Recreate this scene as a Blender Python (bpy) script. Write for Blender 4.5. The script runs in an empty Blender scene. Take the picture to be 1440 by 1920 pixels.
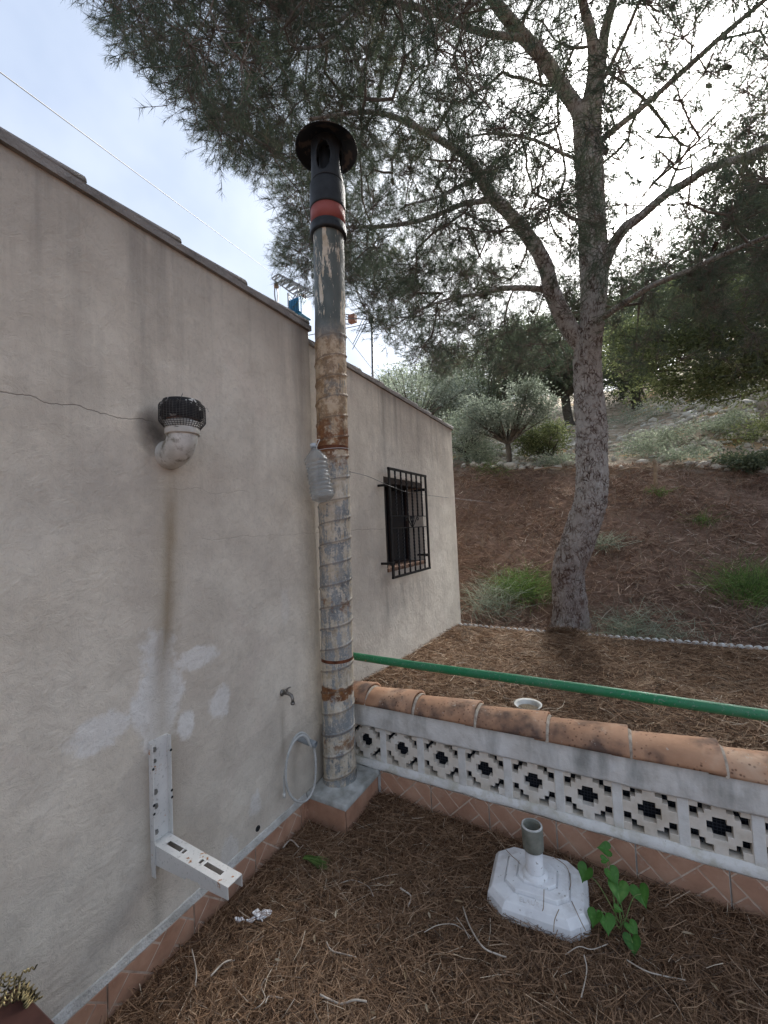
import bpy, bmesh, math, random
import numpy as np
from mathutils import Vector, Matrix, noise as mnoise
from mathutils.kdtree import KDTree
random.seed(7); RNG = np.random.default_rng(7)
SC = bpy.context.scene
COL = SC.collection
PI = math.pi

# ------------------------------------------------------------------ camera
R = np.array([[0.8720,0.0573,0.4862],[0.4877,-0.0114,-0.8729],[-0.0443,0.9983,-0.0379]])
u_, s_, vt_ = np.linalg.svd(R); R = u_ @ vt_
EYE = np.array([0.0, 0.0, 1.53])
FPX = 770.0
cam_d = bpy.data.cameras.new('camera'); cam = bpy.data.objects.new('camera', cam_d); COL.objects.link(cam)
M4 = Matrix.Identity(4)
for i in range(3):
    for j in range(3): M4[i][j] = R[i, j]
    M4[i][3] = EYE[i]
cam.matrix_world = M4
cam_d.sensor_fit = 'HORIZONTAL'; cam_d.sensor_width = 36; cam_d.lens = FPX/1440*36
cam_d.clip_start = 0.02; cam_d.clip_end = 2000
SC.camera = cam

# ------------------------------------------------------------------ sky, sun, exposure
SUN_DIR = Vector((0.115, 0.80, 0.59)).normalized()
world = bpy.data.worlds.new('World'); SC.world = world; world.use_nodes = True
wn = world.node_tree; wn.nodes.clear()
def wnode(t, **k):
    n = wn.nodes.new(t)
    for a, b in k.items(): setattr(n, a, b)
    return n
sky = wnode('ShaderNodeTexSky', sky_type='NISHITA', sun_disc=False)
sky.sun_elevation = math.asin(SUN_DIR.z); sky.sun_rotation = math.atan2(SUN_DIR.x, SUN_DIR.y)
sky.air_density = 1.2; sky.dust_density = 3.0; sky.ozone_density = 2.0
skys = wnode('ShaderNodeVectorMath', operation='SCALE'); skys.inputs['Scale'].default_value = 1.0
wn.links.new(sky.outputs[0], skys.inputs[0])
tc = wnode('ShaderNodeTexCoord')
nrm = wnode('ShaderNodeVectorMath', operation='NORMALIZE'); wn.links.new(tc.outputs['Generated'], nrm.inputs[0])
nz = wnode('ShaderNodeTexNoise'); nz.inputs['Scale'].default_value = 2.2; nz.inputs['Detail'].default_value = 5; nz.inputs['Roughness'].default_value = .55
wn.links.new(nrm.outputs[0], nz.inputs['Vector'])
cr = wnode('ShaderNodeValToRGB')     # cloud layer radiance (before the Background strength of 0.1)
cr.color_ramp.elements[0].position = .33; cr.color_ramp.elements[0].color = (.41, .50, .67, 1)
cr.color_ramp.elements[1].position = .68; cr.color_ramp.elements[1].color = (.66, .73, .86, 1)
wn.links.new(nz.outputs['Fac'], cr.inputs[0])
crs = wnode('ShaderNodeVectorMath', operation='SCALE'); crs.inputs['Scale'].default_value = 1.68
wn.links.new(cr.outputs[0], crs.inputs[0])
mx = wnode('ShaderNodeMix', data_type='RGBA'); mx.inputs[0].default_value = .95
wn.links.new(skys.outputs[0], mx.inputs[6]); wn.links.new(crs.outputs[0], mx.inputs[7])
dt = wnode('ShaderNodeVectorMath', operation='DOT_PRODUCT'); dt.inputs[1].default_value = SUN_DIR
wn.links.new(nrm.outputs[0], dt.inputs[0])
def wm(op, a, b=None, c=None):
    n = wnode('ShaderNodeMath', operation=op)
    for i, v in enumerate((a, b, c)):
        if v is None: continue
        if hasattr(v, 'node'): wn.links.new(v, n.inputs[i])
        else: n.inputs[i].default_value = v
    return n.outputs[0]
d0 = wm('MAXIMUM', dt.outputs['Value'], 0.0)
glow = wm('ADD', wm('MULTIPLY', wm('POWER', d0, 14.0), 8.5), wm('MULTIPLY', wm('POWER', d0, 60.0), 20.0))
gcol = wnode('ShaderNodeVectorMath', operation='SCALE'); gcol.inputs[0].default_value = (1.0, .985, .96)
wn.links.new(glow, gcol.inputs['Scale'])
ad = wnode('ShaderNodeVectorMath', operation='ADD'); wn.links.new(mx.outputs[2], ad.inputs[0]); wn.links.new(gcol.outputs[0], ad.inputs[1])
bg = wnode('ShaderNodeBackground'); bg.inputs['Strength'].default_value = .1
wn.links.new(ad.outputs[0], bg.inputs[0])
wo = wnode('ShaderNodeOutputWorld'); wn.links.new(bg.outputs[0], wo.inputs[0])

sl = bpy.data.lights.new('sun', 'SUN'); sl.energy = 2.9; sl.angle = math.radians(20); sl.color = (1, .965, .92)
so = bpy.data.objects.new('sun', sl); COL.objects.link(so)
so.rotation_euler = (-SUN_DIR).to_track_quat('-Z', 'Y').to_euler()
SC.view_settings.view_transform = 'Standard'; SC.view_settings.look = 'None'
SC.view_settings.exposure = 2.85; SC.view_settings.gamma = 1.0
SC.view_settings.use_curve_mapping = False
SC.render.engine = 'CYCLES'
SC.cycles.max_bounces = 6; SC.cycles.transparent_max_bounces = 12

# ------------------------------------------------------------------ helpers: sight lines used to survey the place
def ray(px, py):
    return R @ np.array([px-720., -(py-960.), -FPX])
def on_x(px, py, x): r = ray(px, py); return Vector(EYE + r*(x/r[0]))
def on_y(px, py, y): r = ray(px, py); return Vector(EYE + r*(y/r[1]))
def on_z(px, py, z): r = ray(px, py); return Vector(EYE + r*((z-EYE[2])/r[2]))
def project(w):
    c = (np.asarray(w)-EYE) @ R
    d = np.maximum(-c[..., 2], 1e-3)
    return 720+FPX*c[..., 0]/d, 960-FPX*c[..., 1]/d, -c[..., 2]

# ------------------------------------------------------------------ helpers: materials
class Mt:
    def __init__(s, name, rough=.8, metal=0.0, spec=.3):
        s.m = bpy.data.materials.new(name); s.m.use_nodes = True
        s.nt = s.m.node_tree; s.b = s.nt.nodes['Principled BSDF']
        s.b.inputs['Roughness'].default_value = rough; s.b.inputs['Metallic'].default_value = metal
        s.b.inputs['Specular IOR Level'].default_value = spec
        s.out = s.nt.nodes['Material Output']
        s._geo = None
    def n(s, t, **k):
        x = s.nt.nodes.new(t)
        for a, b in k.items(): setattr(x, a, b)
        return x
    def link(s, a, b): s.nt.links.new(a, b)
    def put(s, v, inp):
        if v is None: return
        if hasattr(v, 'node'): s.link(v, inp)
        elif isinstance(v, (tuple, list)) and len(v) == 3 and inp.type == 'RGBA': inp.default_value = (*v, 1)
        else: inp.default_value = v
    def pos(s):
        return s.n('ShaderNodeTexCoord').outputs['Object']
    def world(s):
        return s.n('ShaderNodeNewGeometry').outputs['Position']
    def sep(s, v):
        x = s.n('ShaderNodeSeparateXYZ'); s.link(v, x.inputs[0]); return x.outputs
    def comb(s, x, y, z):
        c = s.n('ShaderNodeCombineXYZ')
        for i, v in enumerate((x, y, z)): s.put(v, c.inputs[i])
        return c.outputs[0]
    def scale(s, v, sx, sy, sz, off=(0, 0, 0)):
        m = s.n('ShaderNodeMapping'); s.link(v, m.inputs[0]); m.inputs['Scale'].default_value = (sx, sy, sz); m.inputs['Location'].default_value = off
        return m.outputs[0]
    def noise(s, v, sc, det=4, ro=.55, dist=0, w=None):
        x = s.n('ShaderNodeTexNoise'); s.put(v, x.inputs['Vector']); x.inputs['Scale'].default_value = sc
        x.inputs['Detail'].default_value = det; x.inputs['Roughness'].default_value = ro; x.inputs['Distortion'].default_value = dist
        return x.outputs['Fac']
    def vor(s, v, sc, feat='F1', out='Distance', rnd=1.0):
        x = s.n('ShaderNodeTexVoronoi', feature=feat); s.put(v, x.inputs['Vector']); x.inputs['Scale'].default_value = sc
        x.inputs['Randomness'].default_value = rnd
        return x.outputs[out]
    def ramp(s, f, *stops, interp='LINEAR'):
        x = s.n('ShaderNodeValToRGB'); s.put(f, x.inputs[0]); r = x.color_ramp; r.interpolation = interp
        while len(r.elements) < len(stops): r.elements.new(.5)
        for e, (p, c) in zip(r.elements, stops):
            e.position = p
            e.color = (c, c, c, 1) if not isinstance(c, (tuple, list)) else (*c, 1)
        return x.outputs[0]
    def mix(s, f, a, b, blend='MIX'):
        x = s.n('ShaderNodeMix', data_type='RGBA', blend_type=blend); s.put(f, x.inputs[0]); s.put(a, x.inputs[6]); s.put(b, x.inputs[7])
        return x.outputs[2]
    def math(s, op, a, b=None, c=None, clamp=False):
        x = s.n('ShaderNodeMath', operation=op, use_clamp=clamp)
        for i, v in enumerate((a, b, c)): s.put(v, x.inputs[i])
        return x.outputs[0]
    def band(s, v, lo, hi, soft):          # 1 between lo and hi
        a = s.math('DIVIDE', s.math('SUBTRACT', v, lo), soft, clamp=True)
        b = s.math('DIVIDE', s.math('SUBTRACT', hi, v), soft, clamp=True)
        return s.math('MULTIPLY', a, b)
    def rnd(s, name='rnd'):
        x = s.n('ShaderNodeAttribute', attribute_name=name); return x.outputs['Fac']
    def orand(s):
        return s.n('ShaderNodeObjectInfo').outputs['Random']
    def bump(s, h, strength=.5, dist=.01, prev=None):
        x = s.n('ShaderNodeBump'); s.put(h, x.inputs['Height']); x.inputs['Strength'].default_value = strength; x.inputs['Distance'].default_value = dist
        if prev is not None: s.link(prev, x.inputs['Normal'])
        s.link(x.outputs[0], s.b.inputs['Normal']); return x.outputs[0]
    def color(s, c): s.put(c, s.b.inputs['Base Color']); return s
    def rough(s, c): s.put(c, s.b.inputs['Roughness']); return s
    def leafy(s, col, trans=.35):
        d = s.n('ShaderNodeBsdfDiffuse'); t = s.n('ShaderNodeBsdfTranslucent'); m = s.n('ShaderNodeMixShader')
        g = s.n('ShaderNodeBsdfGlossy'); g.inputs['Roughness'].default_value = .55; g.inputs['Color'].default_value = (.8, .85, .8, 1)
        m2 = s.n('ShaderNodeMixShader'); m2.inputs[0].default_value = .03
        s.put(col, d.inputs[0]); s.put(col, t.inputs[0]); m.inputs[0].default_value = trans
        s.link(d.outputs[0], m.inputs[1]); s.link(t.outputs[0], m.inputs[2])
        s.link(m.outputs[0], m2.inputs[1]); s.link(g.outputs[0], m2.inputs[2]); s.link(m2.outputs[0], s.out.inputs[0])
        return s

def simple(name, c1, c2, sc=8, rough=.8, metal=0, bump=.3, bd=.004, spec=.3, det=5):
    t = Mt(name, rough, metal, spec); p = t.pos()
    n = t.noise(p, sc, det); t.color(t.ramp(n, (.3, c1), (.7, c2)))
    if bump: t.bump(t.noise(p, sc*6, 4), bump, bd)
    return t.m

# --- plaster of the house wall
def plaster(name, left):
    t = Mt(name, .92, 0, .15); p = t.world(); X = t.sep(p)
    y, z = X[1], X[2]
    base = t.ramp(t.noise(p, 1.3, 6, .6), (.28, (.49, .435, .37)), (.50, (.675, .615, .52)), (.75, (.765, .71, .61)))
    mot = t.noise(p, 5.5, 5, .65)
    base = t.mix(t.math('MULTIPLY', t.ramp(mot, (.42, 0.0), (.68, 1.0)), .5), base, (.46, .41, .345))
    base = t.mix(t.math('MULTIPLY', t.ramp(t.noise(p, 2.6, 4, .6, 1.0), (.55, 0.), (.72, 1.)), .3), base, (.62, .52, .45))
    # rain streaks running down from the verge
    st = t.noise(t.scale(p, 1, 9, .55), 1.0, 5, .6)
    top = t.math('SUBTRACT', z, 1.35 if left else 1.9)
    stm = t.math('MULTIPLY', t.ramp(st, (.50, 0.), (.74, 1.)), t.math('MULTIPLY', top, .75 if left else 1.1, clamp=True), clamp=True)
    base = t.mix(t.math('MULTIPLY', stm, .62), base, (.20, .185, .17))
    if not left:
        for (yy, wd, z0, a) in ((2.93, .045, 1.75, .5), (3.16, .03, 2.0, .35), (3.62, .05, 2.1, .3), (3.95, .04, 2.1, .3)):
            g = t.math('ABSOLUTE', t.math('SUBTRACT', t.math('ADD', y, t.math('MULTIPLY', t.noise(p, 5, 2), .04)), yy+.02))
            m = t.math('MULTIPLY', t.math('SUBTRACT', 1.0, t.math('DIVIDE', g, wd), clamp=True), t.math('MULTIPLY', t.math('SUBTRACT', z, z0), 1.6, clamp=True))
            base = t.mix(t.math('MULTIPLY', m, a), base, (.17, .155, .14))
        # grime under the window sill and the splash zone over the terrace
        g = t.math('MULTIPLY', t.band(y, 2.72, 3.7, .12), t.band(z, .72, 1.17, .16))
        base = t.mix(t.math('MULTIPLY', t.math('MULTIPLY', g, t.ramp(t.noise(t.scale(p, 1, 12, 2), 1, 4), (.38, 0.), (.66, 1.))), .55), base, (.15, .14, .125))
    else:
        # dirty upper zone just below the roof edge
        g = t.math('MULTIPLY', t.math('SUBTRACT', z, 2.35), 2.2, clamp=True)
        base = t.mix(t.math('MULTIPLY', g, .38), base, (.21, .20, .185))
        # pale repair patches
        for (cy, cz, ry, rz, a) in ((.925, .965, .095, .23, .95), (.72, .90, .09, .065, .75), (1.03, .80, .04, .06, .9), (1.19, .82, .055, .07, .75), (1.10, 1.04, .12, .045, .75), (1.36, .30, .04, .06, .7), (1.22, .18, .05, .07, .5), (1.6, 1.15, .04, .09, .25)):
            wob = t.math('MULTIPLY', t.math('SUBTRACT', t.noise(p, 8, 6, .7), .5), 4.2)
            dy = t.math('POWER', t.math('DIVIDE', t.math('SUBTRACT', y, cy), ry), 2.0); dz = t.math('POWER', t.math('DIVIDE', t.math('SUBTRACT', z, cz), rz), 2.0)
            m = t.math('SUBTRACT', 1.15, t.math('ADD', t.math('ADD', dy, dz), wob)); m = t.math('MULTIPLY', m, 1.6, clamp=True)
            base = t.mix(t.math('MULTIPLY', m, a), base, (.76, .745, .71))
        # rust and dirt stain under the vent elbow
        wav = t.math('MULTIPLY', t.math('SUBTRACT', t.noise(t.scale(p, 1, 1, .7), 6, 3), .5), .05)
        g = t.math('ABSOLUTE', t.math('SUBTRACT', t.math('ADD', y, wav), t.math('ADD', .955, t.math('MULTIPLY', t.math('SUBTRACT', z, 1.14), .07))))
        m = t.math('MULTIPLY', t.math('SUBTRACT', 1.0, t.math('DIVIDE', g, .036), clamp=True), t.band(z, .95, 1.84, .2))
        m = t.math('MULTIPLY', m, t.ramp(t.noise(t.scale(p, 1, 30, 4), 1, 4), (.25, .4), (.6, 1.)))
        base = t.mix(t.math('MULTIPLY', m, .75), base, (.25, .18, .105))
        m2 = t.math('MULTIPLY', t.math('SUBTRACT', 1.0, t.math('DIVIDE', g, .075), clamp=True), t.band(z, .15, 1.84, .3))
        base = t.mix(t.math('MULTIPLY', m2, .5), base, (.34, .28, .195))
        # grime around the vent
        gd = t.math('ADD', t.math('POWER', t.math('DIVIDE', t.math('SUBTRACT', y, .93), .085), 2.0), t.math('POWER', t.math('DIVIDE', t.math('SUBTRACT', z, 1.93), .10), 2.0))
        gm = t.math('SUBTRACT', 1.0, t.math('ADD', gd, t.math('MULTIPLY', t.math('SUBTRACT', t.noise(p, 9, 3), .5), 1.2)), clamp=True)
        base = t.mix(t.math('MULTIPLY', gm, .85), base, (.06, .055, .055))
        # damp tone at the foot and drips under the tap and bracket
        g = t.math('MULTIPLY', t.band(z, .0, .40, .3), t.ramp(mot, (.35, .2), (.7, 1.)))
        base = t.mix(t.math('MULTIPLY', g, .35), base, (.40, .33, .25))
        for (yy, z0, z1, w) in ((1.555, .35, .72, .025), (1.63, .15, .45, .05), (.90, .0, .40, .04), (.93, .35, .80, .10)):
            g = t.math('ABSOLUTE', t.math('SUBTRACT', y, yy)); m = t.math('MULTIPLY', t.math('SUBTRACT', 1.0, t.math('DIVIDE', g, w), clamp=True), t.band(z, z0, z1, .12))
            base = t.mix(t.math('MULTIPLY', m, .4), base, (.20, .17, .135))
        # shade of the corner beside the flue, painted into the plaster along the streaks
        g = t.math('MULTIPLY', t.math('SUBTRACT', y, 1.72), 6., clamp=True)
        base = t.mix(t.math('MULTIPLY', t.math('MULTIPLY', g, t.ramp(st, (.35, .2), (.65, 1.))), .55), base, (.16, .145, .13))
    # hairline cracks
    def crack(zc, wv, y0, y1, wdt):
        f = t.math('MULTIPLY', t.math('SUBTRACT', t.noise(t.comb(0, y, 0), 7, 6, .6), .5), wv)
        g = t.math('ABSOLUTE', t.math('SUBTRACT', z, t.math('ADD', zc, f)))
        m = t.math('SUBTRACT', 1.0, t.math('DIVIDE', g, wdt), clamp=True)
        return t.math('MULTIPLY', m, t.band(y, y0, y1, .05))
    if left:
        ck = t.math('MAXIMUM', t.math('MULTIPLY', crack(1.965, .07, -1., .95, .0022), .62), t.math('MULTIPLY', crack(1.72, .10, .98, 1.40, .0018), .3))
    else:
        ck = t.math('MULTIPLY', crack(1.52, .05, 1.8, 2.9, .0026), .55)
    ck = t.math('MAXIMUM', ck, t.math('MULTIPLY', crack(1.515, .05, 1.1, 2.4, .0020), .28))
    base = t.mix(t.math('MULTIPLY', ck, .85), base, (.12, .09, .075))
    base = t.mix(t.math('MULTIPLY', t.ramp(t.noise(p, 13, 6, .7, .6), (.50, 0.), (.70, 1.)), .28), base, (.38, .335, .28))
    base = t.mix(t.math('MULTIPLY', t.ramp(t.noise(t.scale(p, 1, 1, 1, (7, 3, 1)), 75, 4, .7), (.52, 0.), (.68, 1.)), .22), base, (.30, .275, .24))
    # pits
    pit = t.ramp(t.vor(p, 34), (.0, 1.), (.055, 0.))
    base = t.mix(t.math('MULTIPLY', pit, .5), base, (.2, .18, .16))
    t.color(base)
    # trowel relief: fine sand, smears and a few swirls
    sw = t.n('ShaderNodeTexWave', wave_type='RINGS', rings_direction='SPHERICAL'); t.link(t.scale(p, 1, 1, 1, (0, -1.02, -2.38)), sw.inputs['Vector'])
    sw.inputs['Scale'].default_value = 16; sw.inputs['Distortion'].default_value = 7; sw.inputs['Detail'].default_value = 3; sw.inputs['Detail Scale'].default_value = .7
    b1 = t.bump(t.noise(p, 3.0, 3), .5, .03)
    b2 = t.bump(t.math('MULTIPLY', sw.outputs['Fac'], t.ramp(t.noise(p, 2.1, 2), (.45, .0), (.7, 1.))), .10, .006, b1)
    b3 = t.bump(t.noise(p, 17, 7, .74, .9), .65, .011, b2)
    b4 = t.bump(t.noise(p, 230, 3, .6), .5, .0022, b3)
    t.bump(t.math('SUBTRACT', 1.0, ck), .9, .004, b4)
    return t.m
M_WALL_L = plaster('plaster_near', True); M_WALL_R = plaster('plaster_far', False)

def tile_mats():
    t = Mt('terracotta_tile', .55, 0, .35); p = t.world()
    c = t.ramp(t.noise(p, 9, 5, .65), (.3, (.33, .175, .11)), (.5, (.44, .245, .16)), (.72, (.54, .34, .235)))
    c = t.mix(t.math('MULTIPLY', t.orand(), .35), c, (.30, .17, .12))
    z = t.sep(p)[2]
    dirt = t.math('MULTIPLY', t.band(z, -.05, .075, .06), t.noise(p, 14, 4))
    c = t.mix(t.math('MULTIPLY', dirt, .8), c, (.18, .12, .085))
    c = t.mix(t.ramp(t.noise(p, 28, 4, .7), (.6, 0.), (.72, .5)), c, (.46, .36, .29))
    t.color(c); t.bump(t.noise(p, 60, 4), .25, .002); a = t.m
    t = Mt('tile_groove', .85); p = t.world()
    t.color(t.ramp(t.noise(p, 20, 4), (.35, (.40, .29, .22)), (.65, (.62, .50, .40)))); b = t.m
    return a, b
M_TILE, M_GROOVE = tile_mats()

def whitewash():
    t = Mt('whitewashed_render', .9, 0, .2); p = t.world(); z = t.sep(p)[2]
    c = t.ramp(t.noise(p, 6, 6, .65), (.28, (.50, .48, .44)), (.5, (.70, .685, .65)), (.7, (.79, .785, .765)))
    gr = t.math('MULTIPLY', t.ramp(t.noise(t.scale(p, 3.2, 3.2, .8), 2.4, 5, .6), (.43, 0.), (.66, 1.)), t.band(z, .34, .62, .10))
    c = t.mix(t.math('MULTIPLY', gr, .75), c, (.20, .205, .19))
    gl = t.math('MULTIPLY', t.ramp(t.noise(p, 11, 5, .7), (.48, 0.), (.62, 1.)), t.band(z, .10, .235, .04))
    c = t.mix(t.math('MULTIPLY', gl, .55), c, (.46, .43, .32))
    sp = t.ramp(t.vor(p, 46), (.03, 1.), (.10, 0.)); sp = t.math('MULTIPLY', sp, t.ramp(t.noise(p, 8, 2), (.5, 0.), (.6, 1.)))
    c = t.mix(t.math('MULTIPLY', sp, .7), c, (.16, .15, .12))
    t.color(c); b = t.bump(t.noise(p, 12, 5, .6), .6, .012); t.bump(t.noise(p, 90, 4, .65), .5, .003, b)
    return t.m
M_WHITE = whitewash()
def lattice_mat():
    t = Mt('lattice_block_cement', .92, 0, .15); p = t.world()
    c = t.ramp(t.noise(p, 8, 5, .65), (.3, (.58, .51, .42)), (.5, (.70, .64, .56)), (.7, (.77, .74, .69)))
    z = t.sep(p)[2]
    c = t.mix(t.math('MULTIPLY', t.math('MULTIPLY', t.band(z, .12, .25, .06), t.ramp(t.noise(p, 17, 4), (.45, 0.), (.6, 1.))), .6), c, (.40, .35, .24))
    t.color(c); t.bump(t.noise(p, 75, 4, .65), .5, .003); return t.m
M_LATTICE = lattice_mat()

def cap_mat():
    t = Mt('weathered_clay_cap', .85, 0, .25); p = t.world(); o = t.orand()
    c = t.ramp(t.noise(p, 5, 4, .6), (.3, (.34, .185, .11)), (.55, (.47, .275, .17)), (.75, (.58, .41, .29)))
    pv = t.n('ShaderNodeVectorMath', operation='ADD'); t.link(p, pv.inputs[0]); t.link(t.comb(t.math('MULTIPLY', o, 9.), o, 0), pv.inputs[1])
    blot = t.ramp(t.noise(pv.outputs[0], 6.5, 4, .55), (.47, 0.), (.64, 1.))
    c = t.mix(t.math('MULTIPLY', blot, .85), c, (.075, .055, .05))
    sp = t.math('MULTIPLY', t.ramp(t.vor(p, 52), (.13, 1.), (.30, 0.)), t.ramp(t.noise(p, 9, 2), (.42, 0.), (.50, 1.)))
    c = t.mix(t.math('MULTIPLY', sp, .85), c, (.12, .06, .04))
    li = t.ramp(t.noise(p, 30, 5, .7), (.64, 0.), (.70, 1.)); c = t.mix(t.math('MULTIPLY', li, .6), c, (.55, .52, .45))
    t.color(c); t.bump(t.noise(p, 70, 4), .35, .003); return t.m
M_CAP = cap_mat()

def flue_mat():
    t = Mt('peeling_galvanised_flue', .6, 0, .4); p = t.pos(); X = t.sep(p); z = X[2]
    ang = t.math('ARCTAN2', X[1], X[0])
    q = t.comb(t.math('MULTIPLY', X[0], 1.0), X[1], t.math('MULTIPLY', z, .45))
    zinc = t.ramp(t.noise(q, 13, 6, .65), (.3, (.125, .135, .14)), (.5, (.23, .245, .25)), (.7, (.37, .375, .37)))
    cream = t.ramp(t.noise(p, 20, 5, .6), (.3, (.40, .32, .215)), (.6, (.60, .53, .42)), (.75, (.66, .63, .56)))
    grn = t.ramp(t.noise(q, 8, 4), (.35, (.075, .09, .08)), (.65, (.15, .165, .155)))
    rust = t.ramp(t.noise(p, 24, 5, .7), (.3, (.085, .035, .017)), (.55, (.20, .085, .03)), (.72, (.34, .17, .06)))
    drip = t.noise(t.comb(t.math('MULTIPLY', X[0], 34), t.math('MULTIPLY', X[1], 34), t.math('MULTIPLY', z, 5.0)), 1.0, 5, .7)
    patch = t.noise(p, 9, 6, .68, .4)
    # bottom and middle: zinc with cream remains
    mk = t.math('ADD', t.math('ADD', t.math('MULTIPLY', drip, .48), t.math('MULTIPLY', patch, .42)), t.math('MULTIPLY', t.noise(p, 70, 4, .7), .25))
    # rings cut the coating differently from turn to turn
    turn = t.math('FLOOR', t.math('SUBTRACT', t.math('DIVIDE', z, .113), t.math('DIVIDE', ang, 2*PI)))
    wn_ = t.n('ShaderNodeTexWhiteNoise', noise_dimensions='1D'); t.link(turn, wn_.inputs['W'])
    mk = t.math('ADD', mk, t.math('MULTIPLY', t.math('SUBTRACT', wn_.outputs['Value'], .5), .07))
    mud = t.ramp(t.noise(p, 42, 5, .7), (.35, (.17, .135, .09)), (.65, (.36, .31, .23)))
    low = t.mix(t.ramp(mk, (.555, 0.), (.585, .75), (.66, 1.)), zinc, cream)
    low = t.mix(t.math('MULTIPLY', t.ramp(t.noise(q, 26, 6, .75), (.50, 0.), (.62, 1.)), .55), low, mud)
    low = t.mix(t.math('MULTIPLY', t.ramp(t.noise(p, 85, 3, .7), (.54, 0.), (.62, 1.)), .45), low, (.50, .48, .42))
    # between 2.0 and 2.6: mostly cream and ochre
    midc = t.mix(t.ramp(mk, (.50, 0.), (.54, 1.)), t.mix(.75, zinc, mud), t.mix(.45, cream, (.42, .27, .13)))
    midc = t.mix(t.math('MULTIPLY', t.ramp(t.noise(p, 16, 6, .75), (.46, 0.), (.56, 1.)), .75), midc, t.mix(t.noise(p, 60, 3), (.10, .055, .025), (.28, .17, .075)))
    lowf = t.band(z, 1.88, 2.66, .10)
    c = t.mix(lowf, low, midc)
    topc = t.mix(t.math('MULTIPLY', t.ramp(t.noise(t.comb(t.math('MULTIPLY', X[0], 16), t.math('MULTIPLY', X[1], 16), t.math('MULTIPLY', z, 3.2)), 1.0, 6, .7), (.555, 0.), (.585, 1.)), 1.), grn, cream)
    lf = t.math('ADD', t.math('MULTIPLY', X[0], -.8), t.math('MULTIPLY', X[1], -.6))
    tn = t.noise(t.comb(t.math('MULTIPLY', X[0], 30), t.math('MULTIPLY', X[1], 30), t.math('MULTIPLY', z, 5.0)), 1.0, 6, .75)
    strip1 = t.math('ADD', tn, t.math('ADD', t.math('MULTIPLY', t.band(lf, .035, .062, .012), .17), t.math('MULTIPLY', t.band(lf, -.012, .012, .01), t.math('MULTIPLY', t.band(z, 2.7, 3.15, .1), .10))))
    topc = t.mix(t.ramp(strip1, (.585, 0.), (.61, 1.)), topc, cream)
    rs = t.math('MULTIPLY', t.band(lf, .060, .15, .012), t.ramp(patch, (.4, .5), (.6, 1.)))
    topc = t.mix(t.math('MULTIPLY', rs, .75), topc, (.17, .075, .065))
    c = t.mix(t.math('DIVIDE', t.math('SUBTRACT', z, 2.55), .14, clamp=True), c, topc)
    # rust zones
    rz = t.math('MAXIMUM', t.band(z, 1.76, 2.27, .22), t.math('MAXIMUM', t.math('MULTIPLY', t.band(z, 1.06, 1.20, .05), .65), t.math('MAXIMUM', t.math('MULTIPLY', t.band(z, .28, .50, .1), .6), t.band(z, .60, .70, .02))))
    rm = t.ramp(t.math('ADD', t.noise(p, 15, 6, .72), t.math('MULTIPLY', rz, .20)), (.62, 0.), (.70, 1.))
    rm = t.math('MAXIMUM', t.math('MULTIPLY', rm, t.math('ADD', .15, rz, clamp=True)), t.ramp(t.noise(p, 21, 6, .7), (.66, 0.), (.72, .8)))
    c = t.mix(rm, c, rust)
    # dark soot drips
    c = t.mix(t.math('MULTIPLY', t.ramp(drip, (.60, 0.), (.70, 1.)), .45), c, (.09, .085, .08))
    # grime in the seam
    ph = t.math('FRACT', t.math('SUBTRACT', t.math('DIVIDE', z, .113), t.math('DIVIDE', ang, 2*PI)))
    sm = t.math('MULTIPLY', t.band(ph, .02, .14, .04), t.math('LESS_THAN', z, 2.62))
    c = t.mix(t.math('MULTIPLY', sm, .60), c, (.11, .075, .05))
    t.color(c)
    b = t.bump(mk, .55, .006); t.bump(t.noise(p, 110, 4), .4, .002, b)
    return t.m
M_FLUE = flue_mat()
M_RUSTBAND = simple('rusty_seam', (.06, .022, .012), (.17, .06, .028), 30, .9)
M_REDCLAMP = simple('faded_red_collar', (.24, .055, .045), (.33, .095, .08), 9, .55)
M_BLACK = simple('sooty_black_metal', (.010, .011, .013), (.03, .034, .038), 14, .5, 0, .3)
def hood_mat():
    t = Mt('hood_black_rust', .6); p = t.pos()
    c = t.mix(t.ramp(t.noise(p, 13, 4), (.54, 0.), (.60, 1.)), (.014, .015, .018), (.10, .07, .055)); t.color(c); t.bump(t.noise(p, 50), .3, .002); return t.m
M_HOOD = hood_mat()
M_PVC = simple('dirty_white_pvc', (.40, .38, .33), (.68, .68, .65), 16, .45, 0, .15)
def pvc_dirty():
    t = Mt('stained_pvc_elbow', .45, 0, .4); p = t.pos()
    c = t.ramp(t.noise(p, 18, 5), (.3, (.45, .44, .40)), (.65, (.66, .66, .63)))
    m = t.ramp(t.noise(t.scale(p, 1, 1, 1), 22, 5, .7), (.52, 0.), (.68, 1.)); c = t.mix(t.math('MULTIPLY', m, .85), c, (.10, .085, .045))
    t.color(c); return t.m
M_PVCD = pvc_dirty()
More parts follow.
